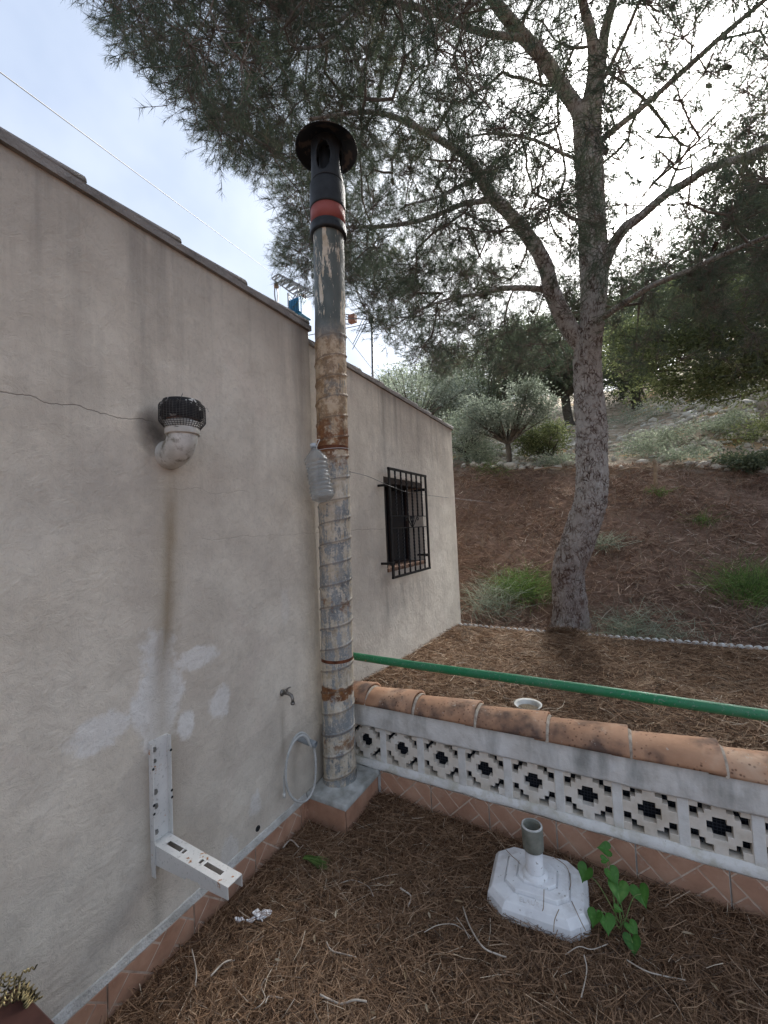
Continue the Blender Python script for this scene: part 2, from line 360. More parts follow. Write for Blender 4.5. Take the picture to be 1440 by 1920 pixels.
def painted_rust(name, base, thr=.63):
    t = Mt(name, .5, 0, .35); p = t.pos()
    c = t.ramp(t.noise(p, 8, 4), (.3, tuple(v*.86 for v in base)), (.7, base))
    n = t.noise(p, 19, 6, .68); c = t.mix(t.ramp(n, (thr, 0.), (thr+.03, 1.)), c, (.40, .17, .05)); c = t.mix(t.ramp(n, (thr+.045, 0.), (thr+.06, 1.)), c, (.05, .025, .015))
    sp = t.ramp(t.noise(p, 95, 3, .6), (.60, 0.), (.66, .8)); c = t.mix(t.math('MULTIPLY', sp, .6), c, (.28, .28, .26))
    if name.startswith('green'):
        c = t.mix(t.math('MULTIPLY', t.ramp(t.noise(t.world(), 6, 6, .7), (.42, 0.), (.70, 1.)), .45), c, (.10, .20, .13)); c = t.mix(t.ramp(t.noise(t.world(), 130, 3, .6), (.63, 0.), (.68, .6)), c, (.03, .05, .03))
    t.color(c); t.bump(n, .25, .002); return t.m
M_BRACKET = painted_rust('white_painted_steel', (.68, .67, .64))
M_GREEN = painted_rust('green_painted_pipe', (.014, .19, .075), .67)
M_IRON = simple('black_wrought_iron', (.006, .006, .007), (.02, .02, .021), 40, .45, 0, .3, .001)
M_DARKWOOD = simple('dark_window_wood', (.012, .007, .006), (.03, .014, .010), 14, .5)
M_GREYPVC = simple('grey_pvc', (.22, .24, .25), (.33, .35, .36), 20, .5, 0, .1)
M_HOSE = simple('grey_metal_hose', (.38, .38, .36), (.55, .55, .53), 40, .35, 0, .3, .001)
M_BRASS = simple('old_tap_metal', (.12, .11, .10), (.33, .31, .28), 60, .4, .7)
M_WIRE = simple('galvanised_wire', (.10, .10, .10), (.20, .20, .20), 60, .5, .5)
M_VOID = simple('dark_void_sheet', (.008, .010, .016), (.014, .018, .026), 40, .7)
M_STRING = simple('white_string', (.5, .5, .48), (.7, .7, .68), 50, .9, bump=0)
M_STAKE = simple('dry_wood', (.20, .14, .09), (.34, .26, .18), 20, .9)
M_ROCK = simple('limestone', (.44, .40, .33), (.70, .67, .60), 5, .95, 0, .8, .02)
M_EDGE = simple('white_fibre_cement', (.55, .54, .52), (.78, .78, .76), 14, .85)
M_CONE = simple('pine_cone', (.02, .014, .010), (.06, .04, .028), 60, .9)

def bark(name, tint=0.):
    t = Mt(name, .95, 0, .12); p = t.world()
    q = t.scale(p, 1, 1, .55)
    wv = t.n('ShaderNodeTexNoise'); t.link(q, wv.inputs['Vector']); wv.inputs['Scale'].default_value = 9; wv.inputs['Detail'].default_value = 5
    qa = t.n('ShaderNodeVectorMath', operation='MULTIPLY_ADD'); t.link(wv.outputs['Color'], qa.inputs[0]); qa.inputs[1].default_value = (.16, .16, .16); t.link(q, qa.inputs[2]); q = qa.outputs[0]
    v = t.vor(q, 27, 'DISTANCE_TO_EDGE'); v2 = t.vor(q, 75, 'DISTANCE_TO_EDGE')
    n = t.noise(q, 30, 5, .7, .8)
    n2 = t.noise(t.scale(q, 1, 1, .5), 60, 6, .75)
    gap = t.ramp(t.noise(p, 11, 5, .65), (.40, .10), (.60, .9))
    hgt = t.math('ADD', t.math('MULTIPLY', t.math('ADD', t.math('MULTIPLY', t.ramp(v, (.0, 0.), (.26, 1.)), gap), t.math('SUBTRACT', 1.0, gap)), .42), t.math('ADD', t.math('MULTIPLY', t.ramp(v2, (0., 0.), (.2, 1.)), .12), t.math('ADD', t.math('MULTIPLY', n, .38), t.math('MULTIPLY', n2, .30))))
    c = t.ramp(hgt, (.42, (.05, .034, .028)), (.53, (.20, .15, .125)), (.64, (.37, .325, .285)), (.82, (.60, .57, .53)))
    z = t.sep(p)[2]
    red = t.math('MULTIPLY', t.band(z, -.3, 1.9, .9), t.ramp(t.noise(p, 3.2, 3), (.4, .45), (.6, .95)))
    c = t.mix(t.math('MULTIPLY', red, .6), c, t.mix(hgt, (.05, .022, .016), (.25, .135, .10)))
    t.color(c); b = t.bump(hgt, 1.0, .05); t.bump(t.noise(p, 80, 4), .5, .006, b); return t.m
M_BARK = bark('pine_bark')
M_TWIG = simple('twig_bark', (.09, .072, .06), (.20, .17, .145), 12, .95)
M_OLIVEBARK = simple('olive_bark', (.05, .042, .034), (.13, .115, .095), 14, .95, 0, .6)

def foliage(name, stops, trans=.3, attr='rnd'):
    t = Mt(name); t.leafy(t.ramp(t.rnd(attr), *stops), trans); return t.m
M_NEEDLE = foliage('pine_needles', ((0., (.035, .052, .038)), (.55, (.068, .092, .062)), (.9, (.11, .135, .08)), (1., (.17, .155, .10))), .42)
M_NEEDLE_FAR = foliage('far_pine_needles', ((0., (.05, .068, .042)), (.5, (.095, .12, .07)), (1., (.18, .20, .11))), .4)
M_OAK = foliage('oak_leaves', ((0., (.075, .095, .04)), (.5, (.16, .19, .08)), (1., (.32, .35, .17))), .45)
M_OLIVE = foliage('olive_leaves', ((0., (.12, .145, .11)), (.5, (.21, .245, .19)), (1., (.42, .46, .39))), .4)
M_SAGE = foliage('grey_shrub_leaves', ((0., (.20, .24, .17)), (.5, (.33, .38, .28)), (1., (.50, .53, .42))), .4)
M_GRASS = foliage('green_grass', ((0., (.07, .12, .035)), (.6, (.15, .25, .06)), (1., (.28, .36, .12))), .35)
M_DRYGRASS = foliage('dry_stems', ((0., (.12, .09, .06)), (1., (.30, .25, .19))), .2)
M_LITTER = foliage('pine_litter', ((0., (.05, .027, .017)), (.35, (.17, .098, .056)), (.7, (.31, .188, .112)), (.93, (.37, .25, .16)), (1., (.50, .41, .31))), .08)
M_LITTER2 = foliage('pine_litter_slope', ((0., (.13, .078, .055)), (.4, (.31, .195, .135)), (.8, (.46, .325, .24)), (1., (.58, .49, .40))), .08)
M_LEAFG = foliage('heart_leaves', ((0., (.025, .10, .010)), (.6, (.07, .21, .03)), (1., (.17, .34, .08))), .35)
M_DRYLEAF = foliage('dry_leaves', ((0., (.30, .21, .12)), (1., (.52, .45, .34))), .2)
M_TWIGPALE = simple('pale_dry_twig', (.30, .25, .20), (.55, .49, .42), 30, .9)

def ground_mat(name, c1, c2, c3, sc=22):
    t = Mt(name, .97, 0, .1); p = t.world()
    n = t.noise(t.scale(p, 1, 1, 1), sc, 7, .75, .6); c = t.ramp(n, (.3, c1), (.5, c2), (.72, c3))
    t.color(c); b = t.bump(n, .9, .02); t.bump(t.noise(p, sc*5, 4, .7), .8, .008, b); return t
M_SOIL = ground_mat('litter_soil', (.05, .028, .018), (.12, .066, .04), (.20, .12, .075)).m
def slope_mat():
    t = Mt('hillside_ground', .97, 0, .1); p = t.world(); X = t.sep(p)
    n = t.noise(p, 9, 8, .75, .5); br = t.ramp(n, (.3, (.10, .062, .047)), (.5, (.22, .142, .105)), (.72, (.34, .235, .18)))
    st = t.noise(p, 3.4, 8, .72); ru = t.ramp(st, (.32, (.20, .155, .115)), (.48, (.34, .27, .20)), (.60, (.47, .41, .33)), (.72, (.62, .58, .51)))
    oc = t.ramp(t.noise(p, .9, 4), (.56, 0.), (.66, 1.)); ru = t.mix(t.math('MULTIPLY', oc, .8), ru, (.52, .31, .12))
    gr = t.ramp(t.noise(p, 1.6, 5, .6), (.52, 0.), (.60, 1.)); ru = t.mix(t.math('MULTIPLY', gr, .55), ru, (.11, .13, .065))
    e = t.math('ADD', X[1], t.math('MULTIPLY', t.math('SUBTRACT', t.noise(p, 1.3, 5), .5), 1.4))
    f = t.math('DIVIDE', t.math('SUBTRACT', e, 8.25), .35, clamp=True)
    t.color(t.mix(f, br, ru)); b = t.bump(n, .9, .05); t.bump(st, .6, .06, b); return t.m
M_SLOPE = slope_mat()

# ------------------------------------------------------------------ helpers: objects
def tag(o, label=None, cat=None, group=None, kind=None):
    if label: o['label'] = label
    if cat: o['category'] = cat
    if group: o['group'] = group
    if kind: o['kind'] = kind
    return o
def empty(name, loc, label, cat, group=None):
    o = bpy.data.objects.new(name, None); COL.objects.link(o); o.location = loc; o.empty_display_size = .1
    return tag(o, label, cat, group)
def link_mesh(name, me, parent=None, mats=()):
    o = bpy.data.objects.new(name, me); COL.objects.link(o)
    for m in (mats if isinstance(mats, (list, tuple)) else [mats]):
        if m is not None and m.name not in [x.name for x in me.materials]: me.materials.append(m)
    if parent is not None: o.parent = parent
    return o
def to_parent_space(o, root):
    # geometry was written in world coordinates; keep it there under a moved parent
    o.matrix_parent_inverse = root.matrix_world.inverted() if False else Matrix.Translation(-Vector(root_loc(root)))
def root_loc(r):
    return r.location.copy() if r.parent is None else Vector((0, 0, 0))   # parts keep world coordinates
def part(name, bm_or_me, parent, mats, smooth=False, label=None):
    """geometry in world coordinates, hung under parent"""
    if isinstance(bm_or_me, bmesh.types.BMesh):
        bmesh.ops.recalc_face_normals(bm_or_me, faces=bm_or_me.faces)
        me = bpy.data.meshes.new(name); bm_or_me.to_mesh(me); bm_or_me.free()
    else: me = bm_or_me
    if smooth:
        for p in me.polygons: p.use_smooth = True
    o = link_mesh(name, me, parent, mats)
    if parent is not None: to_parent_space(o, parent)
    if label: o['label'] = label
    return o
def bx(bm, x0, x1, y0, y1, z0, z1, bev=0, mi=0):
    r = bmesh.ops.create_cube(bm, size=1.0)
    for v in r['verts']:
        v.co = Vector(((x0+x1)/2+v.co.x*(x1-x0), (y0+y1)/2+v.co.y*(y1-y0), (z0+z1)/2+v.co.z*(z1-z0)))
    fs = list({f for v in r['verts'] for f in v.link_faces})
    for f in fs: f.material_index = mi
    if bev: bmesh.ops.bevel(bm, geom=list({e for f in fs for e in f.edges}), offset=bev, segments=2, profile=.5, affect='EDGES')
    return r
def box(*a, bev=0):
    bm = bmesh.new(); bx(bm, *a, bev=bev); return bm
def tube(bm, pts, rad, sides=8, cap=True, jitter=None):
    pts = [Vector(p) for p in pts]; n = len(pts)
    rad = rad if isinstance(rad, (list, tuple, np.ndarray)) else [rad]*n
    up = None; rings = []
    for i, p in enumerate(pts):
        d = (pts[min(i+1, n-1)]-pts[max(i-1, 0)]).normalized()
        if up is None: up = d.orthogonal().normalized()
        up = (up-d*up.dot(d)); up = up.normalized() if up.length > 1e-5 else d.orthogonal().normalized()
        s = d.cross(up)
        ring = []
        for k in range(sides):
            a = 2*PI*k/sides; r = rad[i]
            if jitter: r = r*(1+jitter(p, a))
            ring.append(bm.verts.new(p+(up*math.cos(a)+s*math.sin(a))*r))
        rings.append(ring)
    for a, b in zip(rings, rings[1:]):
        for k in range(sides):
            bm.faces.new((a[k], a[(k+1) % sides], b[(k+1) % sides], b[k]))
    if cap:
        bm.faces.new(rings[0][::-1]); bm.faces.new(rings[-1])
    return rings
def tube_bm(pts, rad, sides=8, **k):
    bm = bmesh.new(); tube(bm, pts, rad, sides, **k); return bm
def lathe(bm, prof, c, axis=(0, 0, 1), sides=32, close=False):
    ax = Vector(axis).normalized(); u = ax.orthogonal().normalized(); w = ax.cross(u); rings = []
    for (r, h) in prof:
        rings.append([bm.verts.new(Vector(c)+ax*h+(u*math.cos(2*PI*k/sides)+w*math.sin(2*PI*k/sides))*max(r, 1e-4)) for k in range(sides)])
    for a, b in zip(rings, rings[1:]):
        for k in range(sides): bm.faces.new((a[k], a[(k+1) % sides], b[(k+1) % sides], b[k]))
    if close: bm.faces.new(rings[0][::-1]); bm.faces.new(rings[-1])
    return rings
def smooth_path(pts, per=8, rad=None):
    """Catmull-Rom through pts; returns points (and radii)"""
    P = [Vector(p) for p in pts]; P = [P[0]*2-P[1]]+P+[P[-1]*2-P[-2]]
    out = []; rr = []
    for i in range(1, len(P)-2):
        for k in range(per):
            t = k/per; a, b, c, d = P[i-1], P[i], P[i+1], P[i+2]
            out.append(.5*((2*b)+(c-a)*t+(2*a-5*b+4*c-d)*t*t+(3*b-a-3*c+d)*t**3))
            if rad: rr.append(rad[i-1]*(1-t)+rad[i]*t)
    out.append(P[-2]); 
    if rad: rr.append(rad[-1]); return out, rr
    return out
def mesh_np(name, V, F, rnd=None, k=3):
    """numpy mesh: V (n,3), F (m,k) ints, rnd per vertex"""
    me = bpy.data.meshes.new(name); V = np.ascontiguousarray(V, dtype=np.float32); F = np.ascontiguousarray(F, dtype=np.int32)
    me.vertices.add(len(V)); me.vertices.foreach_set('co', V.ravel())
    me.loops.add(F.size); me.loops.foreach_set('vertex_index', F.ravel())
    me.polygons.add(len(F)); me.polygons.foreach_set('loop_start', np.arange(0, F.size, F.shape[1], dtype=np.int32))
    try: me.polygons.foreach_set('loop_total', np.full(len(F), F.shape[1], dtype=np.int32))
    except Exception: pass
    if rnd is not None:
        a = me.attributes.new('rnd', 'FLOAT', 'POINT'); a.data.foreach_set('value', np.ascontiguousarray(rnd, dtype=np.float32))
    me.update(calc_edges=True); return me
def unit(v): return v/np.maximum(np.linalg.norm(v, axis=-1, keepdims=True), 1e-9)
def strips(P, D, L, W, curl, rnd, segs=2, up=None, upj=.5):
    """ribbons: start P, direction D, length L, width W, curl vector; returns V,F,rnd (quads)"""
    n = len(P); D = unit(D)
    upv = np.tile(np.array([[0, 0, 1.]]), (n, 1)) if up is None else up
    S = unit(np.cross(D, upv+RNG.normal(0, upj, (n, 3))))
    V = []; 
    for i in range(segs+1):
        t = i/segs
        c = P+D*(L*t)[:, None]+curl*((t*t)*L)[:, None]
        w = (W*(1-.45*t))[:, None]*.5
        V += [c-S*w, c+S*w]
    V = np.stack(V, 1).reshape(-1, 3); m = 2*(segs+1)
    base = (np.arange(n)*m)[:, None]
    F = np.concatenate([base+np.array([[2*i, 2*i+1, 2*i+3, 2*i+2]]) for i in range(segs)], 0)
    return V, F, np.repeat(rnd, m)
def leafquads(C, size, rnd, asp=.45, dirs=None, updown=0.):
    n = len(C); D = unit(RNG.normal(0, 1, (n, 3)) if dirs is None else dirs); D[:, 2] += updown; D = unit(D)
    S = unit(np.cross(D, RNG.normal(0, 1, (n, 3)))); s = size[:, None]
    V = np.stack([C, C+D*s*.5+S*s*asp*.5, C+D*s, C+D*s*.5-S*s*asp*.5], 1).reshape(-1, 3)
    F = (np.arange(n)*4)[:, None]+np.arange(4)[None]
    return V, F, np.repeat(rnd, 4)
_ph = [(RNG.uniform(0, 2*PI), RNG.uniform(0, 2*PI)) for _ in range(24)]
def fbm(x, y, f=1., n=10, seed=0):
    s = 0*x; 
    for i in range(n):
        a = _ph[(i+seed) % 24][0]; ff = f*(1.45**i)*.7
        s = s+np.sin(ff*(x*math.cos(a)+y*math.sin(a))+_ph[(i*7+seed) % 24][1])*(.72**i)
    return s/2.2

# ------------------------------------------------------------------ ground
def grid_mesh(name, xs, ys, hf):
    X, Y = np.meshgrid(xs, ys); Z = hf(X, Y); V = np.stack([X, Y, Z], -1).reshape(-1, 3)
    nx, ny = len(xs), len(ys); i = np.arange(nx-1); j = np.arange(ny-1)
    I, J = np.meshgrid(i, j); a = (J*nx+I).ravel()
    me = mesh_np(name, V, np.stack([a, a+1, a+nx+1, a+nx], 1)); 
    for p in me.polygons: p.use_smooth = True
    return me
def h_yard(x, y):
    return .004+.012*(1+fbm(x, y, 5., 8, 3))*.5+.02*np.exp(-((x+1.15)**2+(y-1.98)**2)/.02)
def h_terr(x, y): return .462-.036*(y-2.4)+.010*fbm(x, y, 4., 8, 5)
def h_hill(x, y):
    zc = 2.33-.13*np.clip(x, -4, 3)-.0*x
    a = np.clip((y-4.55)/(8.4-4.55), 0, 1)
    lower = .30+(zc-.30)*(a**1.08)
    b = np.maximum(y-8.4, 0)
    upper = .33*b+.035*np.clip(x+1, 0, 9)*np.clip(b/6, 0, 1)*1.2
    upper = np.where(b > 9, .33*9+.42*(b-9)*np.exp(-np.maximum(b-9, 0)/60)+.035*np.clip(x+1, 0, 9)*1.2, upper)
    upper = upper+.33*np.clip(x-.4, 0, 6)*np.clip(b/3.5, 0, 1)
    fade = np.clip((x+22)/14, .25, 1)
    bumps = (.05*fbm(x, y, 1.6, 10, 2))*np.clip((y-4.5)*1.5, 0, 1)*(1+.8*(y > 8.4))
    hollow = -.10*np.exp(-((x+.45)**2+(y-4.85)**2)/.35)*np.clip((y-4.4)*3, 0, 1)
    return (lower+upper*fade)+bumps+hollow
g = link_mesh('ground', grid_mesh('ground', np.linspace(-300, 300, 25), np.linspace(-300, 300, 25), lambda x, y: -.35+0*x), None, M_SOIL); tag(g, 'brown earth stretching out around the yard', kind='structure')
g = link_mesh('yard_ground', grid_mesh('yard_ground', np.linspace(-1.52, 6, 260), np.linspace(-4, 2.06, 220), h_yard), None, M_SOIL); tag(g, 'sunken yard floor covered in fallen pine needles', kind='structure')
g = link_mesh('terrace_ground', grid_mesh('terrace_ground', np.linspace(-1.62, 7, 220), np.linspace(2.21, 4.56, 90), h_terr), None, M_SOIL); tag(g, 'raised terrace behind the low wall under pine litter', kind='structure')
xs = np.concatenate([np.linspace(-60, -6, 30), np.linspace(-5.7, 9, 240), np.linspace(9.5, 60, 30)]); ys = np.concatenate([np.linspace(4.46, 12, 150), np.linspace(12.1, 22, 60), np.linspace(22.5, 80, 40)])
g = link_mesh('hillside', grid_mesh('hillside', xs, ys, h_hill), None, M_SLOPE); tag(g, 'slope of pine litter rising to a stony rubble bank', kind='structure')

def scatter_litter(name, label, n, x0, x1, y0, y1, hf, mat, L=(.05, .11), W=.0023, depth=.02, reject=None, tilt=.16, clump=0.):
    x = RNG.uniform(x0, x1, n); y = RNG.uniform(y0, y1, n)
    if clump: 
        k = fbm(x, y, 6., 8, 9) > RNG.normal(-.2, .8, n); x, y = x[k], y[k]
    if reject is not None: k = ~reject(x, y); x, y = x[k], y[k]
    n = len(x); z = hf(x, y)+RNG.uniform(-.2, 1, n)**2*depth+.002
    a = RNG.uniform(0, 2*PI, n)+fbm(x, y, 9., 6, 4)*1.5
    D = np.stack([np.cos(a), np.sin(a), RNG.normal(0, tilt, n)], 1)
    Lg = RNG.uniform(L[0], L[1], n); P = np.stack([x, y, z], 1)-unit(D)*(Lg*.5)[:, None]
    P[:, 2] = np.maximum(P[:, 2], hf(P[:, 0], P[:, 1])-.002)
    curl = RNG.normal(0, .28, (n, 3)); curl[:, 2] = RNG.normal(-.06, .12, n)
    r = np.clip(RNG.normal(.45, .25, n)+.13*fbm(x, y, 5., 8, 8), 0, 1)
    # second needle of each pair
    V1, F1, r1 = strips(P, D, Lg, np.full(n, W)*RNG.uniform(.7, 1.3, n), curl, r)
    me = mesh_np(name, V1, F1, r1)
    o = link_mesh(name, me, None, mat); return tag(o, label, 'pine litter', kind='stuff')
def rej_yard(x, y):
    a = (x < -1.24) & (y > 1.69); b = (np.abs(x+.354) < .185) & (np.abs(y-1.785) < .155) & (np.abs(x+.354)+np.abs(y-1.785) < .27)
    c = (x < -1.465)
    return a | b | c
scatter_litter('pine_litter', 'thick layer of fallen brown pine needles over the sunken yard', 125000, -1.49, 1.9, -.3, 2.035, h_yard, M_LITTER, reject=rej_yard, depth=.026)
scatter_litter('pine_litter', 'brown pine needles lying over the raised terrace', 62000, -1.59, 3.2, 2.22, 4.45, h_terr, M_LITTER, W=.0036, L=(.05, .12), depth=.03)
scatter_litter('pine_litter', 'faded pine needles and dry stalks covering the slope below the crest', 90000, -5, 7.5, 4.5, 8.7, h_hill, M_LITTER2, W=.008, L=(.08, .20), depth=.06, tilt=.45, clump=1)

# ------------------------------------------------------------------ house
XL, XR = -1.5, -1.6          # faces of the near wall and of the slightly recessed far wall
YJ = 1.875                   # where the wall steps back
house = empty('house', (-1.6, 1.9, 0), 'low rendered house with stained greige plaster and tiled roof edge, filling the left side', 'house')
ZTOP = 2.70
def wall_panel(bm, x, ylist, zlist, holes=()):
    """grid of quads on plane x with holes given by cell index"""
    vs = [[bm.verts.new((x, y, z)) for z in zlist] for y in ylist]
    for i in range(len(ylist)-1):
        for j in range(len(zlist)-1):
            if (i, j) in holes: continue
            bm.faces.new((vs[i][j], vs[i+1][j], vs[i+1][j+1], vs[i][j+1]))
bm = bmesh.new(); wall_panel(bm, XL, [-4.0, YJ], [-.1, ZTOP])
v = [bm.verts.new(c) for c in ((XL, YJ, -.1), (XR, YJ, -.1), (XR, YJ, ZTOP), (XL, YJ, ZTOP))]; bm.faces.new(v)
v = [bm.verts.new(c) for c in ((XL, -4, -.1), (-7, -4, -.1), (-7, -4, ZTOP), (XL, -4, ZTOP))]; bm.faces.new(v)
part('wall', bm, house, M_WALL_L, label='near stretch of wall with rust streak, cracks and pale repair patches')
WY0, WY1, WZ0, WZ1 = 2.885, 3.64, 1.17, 1.945
YE = 4.58; ZR0, ZR1 = 2.695, 2.64
bm = bmesh.new()
ys_, zs_ = [YJ, WY0, WY1, YE], [-.1, WZ0, WZ1, ZR1]
wall_panel(bm, XR, ys_, zs_, {(1, 1)})
v = [bm.verts.new(c) for c in ((XR, YJ, ZR1), (XR, YE, ZR1), (XR, YJ, ZR0))]; bm.faces.new(v)
# reveals
dpt = .2
for a, b in (((WY0, WZ0), (WY0, WZ1)), ((WY1, WZ0), (WY1, WZ1)), ((WY0, WZ1), (WY1, WZ1)), ((WY0, WZ0), (WY1, WZ0))):
    v = [bm.verts.new(c) for c in ((XR, a[0], a[1]), (XR, b[0], b[1]), (XR-dpt, b[0], b[1]), (XR-dpt, a[0], a[1]))]; bm.faces.new(v)
v = [bm.verts.new(c) for c in ((XR, YE, -.1), (-7, YE, -.1), (-7, YE, ZR1), (XR, YE, ZR1))]; bm.faces.new(v)
v = [bm.verts.new(c) for c in ((-7, -4, -.1), (-7, YE, -.1), (-7, YE, ZR1), (-7, -4, ZR1))]; bm.faces.new(v)
part('wall', bm, house, M_WALL_R, label='far recessed stretch of wall holding the barred window')
M_ROOFTILE = simple('grey_roof_tile', (.13, .125, .12), (.27, .25, .235), 9, .9, 0, .5)
M_MORTAR = simple('verge_mortar', (.18, .17, .16), (.30, .28, .26), 12, .95, 0, .8, .01)
# roof slab + verge mortar + verge tiles
bm = bmesh.new(); bx(bm, -7.1, XL-.02, -4.1, YJ, ZTOP+.002, ZTOP+.03); part('roof', bm, house, M_ROOFTILE)
def slab(bm, x0, x1, y0, z0, y1, z1, th):
    vs = [bm.verts.new(c) for c in ((x0, y0, z0), (x1, y0, z0), (x1, y1, z1), (x0, y1, z1), (x0, y0, z0+th), (x1, y0, z0+th), (x1, y1, z1+th), (x0, y1, z1+th))]
    for f in ((0, 3, 2, 1), (4, 5, 6, 7), (0, 1, 5, 4), (1, 2, 6, 5), (2, 3, 7, 6), (3, 0, 4, 7)): bm.faces.new([vs[i] for i in f])
bm = bmesh.new(); slab(bm, -7.1, XR-.02, YJ+.004, ZR0+.002, YE, ZR1+.002, .028); part('roof', bm, house, M_ROOFTILE)
bm = bmesh.new(); slab(bm, XL-.16, XL+.018, -4.0, ZTOP+.0, YJ+.01, ZTOP, .03); part('verge_mortar', bm, house, M_MORTAR)
bm = bmesh.new(); slab(bm, XR-.16, XR+.018, YJ+.012, ZR0-.002, YE+.02, ZR1-.002, .028); part('verge_mortar', bm, house, M_MORTAR)
def barrel_tile(L, w0, w1, h0, h1, th=.012, n=12, segs=5):
    """half-round tapered tile along +X, wide end at x=L"""
    bm = bmesh.new(); rows = []
    for i in range(segs+1):
        t = i/segs; w = w0+(w1-w0)*t; h = h0+(h1-h0)*t; ro = []; ri = []
        for k in range(n+1):
            a = PI*k/n
            ro.append(bm.verts.new((L*t, -math.cos(a)*w/2, math.sin(a)*h)))
            ri.append(bm.verts.new((L*t, -math.cos(a)*(w/2-th), math.sin(a)*(h-th))))
        rows.append((ro, ri))
    for (a, ai), (b, bi) in zip(rows, rows[1:]):
        for k in range(n):
            bm.faces.new((a[k], a[k+1], b[k+1], b[k])); bm.faces.new((ai[k+1], ai[k], bi[k], bi[k+1]))
        bm.faces.new((a[0], b[0], bi[0], ai[0])); bm.faces.new((a[n], ai[n], bi[n], b[n]))
    for (a, ai) in (rows[0], rows[-1]):
        for k in range(n): bm.faces.new((a[k], ai[k], ai[k+1], a[k+1]))
    bmesh.ops.recalc_face_normals(bm, faces=bm.faces)
    me = bpy.data.meshes.new('tile'); bm.to_mesh(me); bm.free()
    for p in me.polygons: p.use_smooth = len(p.vertices) == 4
    return me
vt = barrel_tile(.40, .15, .18, .038, .056)
vt.materials.append(M_ROOFTILE)
def put_tile(me, name, parent, loc, rotz, tilt=0, roll=0):
    o = bpy.data.objects.new(name, me); COL.objects.link(o); o.parent = parent; to_parent_space(o, parent)
    o.location = loc; o.rotation_euler = (roll, tilt, rotz); return o
y = .36
for i in range(-10, 5):
    y0 = .36+i*.349+ (.349-.40)
    if y0+.4 > YJ+.05: continue
    put_tile(vt, 'verge_tile', house, (XL-.075, y0, ZTOP+.030), PI/2, math.radians(-.9), 0)
put_tile(vt, 'verge_tile', house, (XL-.075, YJ-.40, ZTOP+.034), PI/2, math.radians(-.6), 0)
ang = math.atan2(ZR0-ZR1, YE-YJ)
for i in range(8):
    y0 = YJ+.0+i*.337
    z0 = ZR0+(ZR1-ZR0)*(y0-YJ)/(YE-YJ)+.022
    put_tile(vt, 'verge_tile', house, (XR-.075+random.uniform(-.006, .006), y0, z0), PI/2, ang-math.radians(.6), 0)

# ---- relief tiles
def clip_poly(poly, W0, W1, H0, H1):
    def cut(pl, f, g):
        out = []
        for i in range(len(pl)):
            a, b = pl[i], pl[(i+1) % len(pl)]; fa, fb = f(a), f(b)
            if fa >= 0: out.append(a)
            if (fa >= 0) != (fb >= 0):
                t = fa/(fa-fb); out.append((a[0]+(b[0]-a[0])*t, a[1]+(b[1]-a[1])*t))
        return out
    for f in (lambda p: p[0]-W0, lambda p: W1-p[0], lambda p: p[1]-H0, lambda p: H1-p[1]):
        poly = cut(poly, f, None)
        if len(poly) < 3: return None
    return poly
def relief_tile(W, H, a=.074, joint=.0062, th=.009, rel=.0022, off=(0, 0), mirror=False):
    bm = bmesh.new(); bx(bm, 0, W, -th, 0, 0, H, mi=1)      # face looks to -Y
    c45 = math.cos(PI/4)
    for i in range(-9, 10):
        for j in range(-9, 10):
            t = (i-j) % 4
            if t == 0: r = (i, j, i+2, j+1)
            elif t == 3: r = (i, j, i+1, j+2)
            else: continue
            g = joint/2
            q = [(r[0]*a+g, r[1]*a+g), (r[2]*a-g, r[1]*a+g), (r[2]*a-g, r[3]*a-g), (r[0]*a+g, r[3]*a-g)]
            q = [((x-y)*c45+W/2+off[0], (x+y)*c45+H/2+off[1]) for x, y in q]
            if mirror: q = [(W-x, y) for x, y in q][::-1]
            q = clip_poly(q, .0015, W-.0015, .0015, H-.0015)
            if not q: continue
            cx = sum(p[0] for p in q)/len(q); cy = sum(p[1] for p in q)/len(q)
            lo = [bm.verts.new((x, -th, y)) for x, y in q]; hi = [bm.verts.new((cx+(x-cx)*.975, -th-rel, cy+(y-cy)*.975)) for x, y in q]
            try:
                f = bm.faces.new(hi); f.material_index = 0
                for k in range(len(q)):
                    f = bm.faces.new((lo[k], lo[(k+1) % len(q)], hi[(k+1) % len(q)], hi[k])); f.material_index = 0
            except ValueError: pass
    bmesh.ops.recalc_face_normals(bm, faces=bm.faces)
    me = bpy.data.meshes.new('tile'); bm.to_mesh(me); bm.free(); me.materials.append(M_TILE); me.materials.append(M_GROOVE); return me
TW = .306
t_wall = relief_tile(TW, .112, off=(.02, .03)); t_low = relief_tile(TW, .150)
# wall plinth tiles (faces +X): local x -> world y
yj = [.124, .430, .736, 1.045, 1.354]
for i in range(-13, 5):
    y0 = .730+i*.309
    o = bpy.data.objects.new('plinth_tile', t_wall); COL.objects.link(o); o.parent = house; to_parent_space(o, house)
    if y0+TW > 1.705: 
        o.scale = ((1.705-y0)/TW, 1, 1)
    o.location = (XL+.001, y0, .006); o.rotation_euler = (0, 0, PI/2)
bm = bmesh.new()
n = 90; rows = []
for i in range(n+1):
    y = -4+(1.705+4)*i/n; w = .004*mnoise.noise(Vector((0, y*9, 0)))
    rows.append([bm.verts.new(c) for c in ((XL-.002, y, .152+w*2), (XL+.005, y, .148+w*2), (XL+.012+w*.6, y, .121+w), (XL-.002, y, .119))])
for a, b in zip(rows, rows[1:]):
    for k in range(3): bm.faces.new((a[k], b[k], b[k+1], a[k+1]))
part('plinth_mortar', bm, house, simple('skirting_mortar', (.36, .34, .30), (.62, .61, .58), 14, .9, 0, .8, .01))
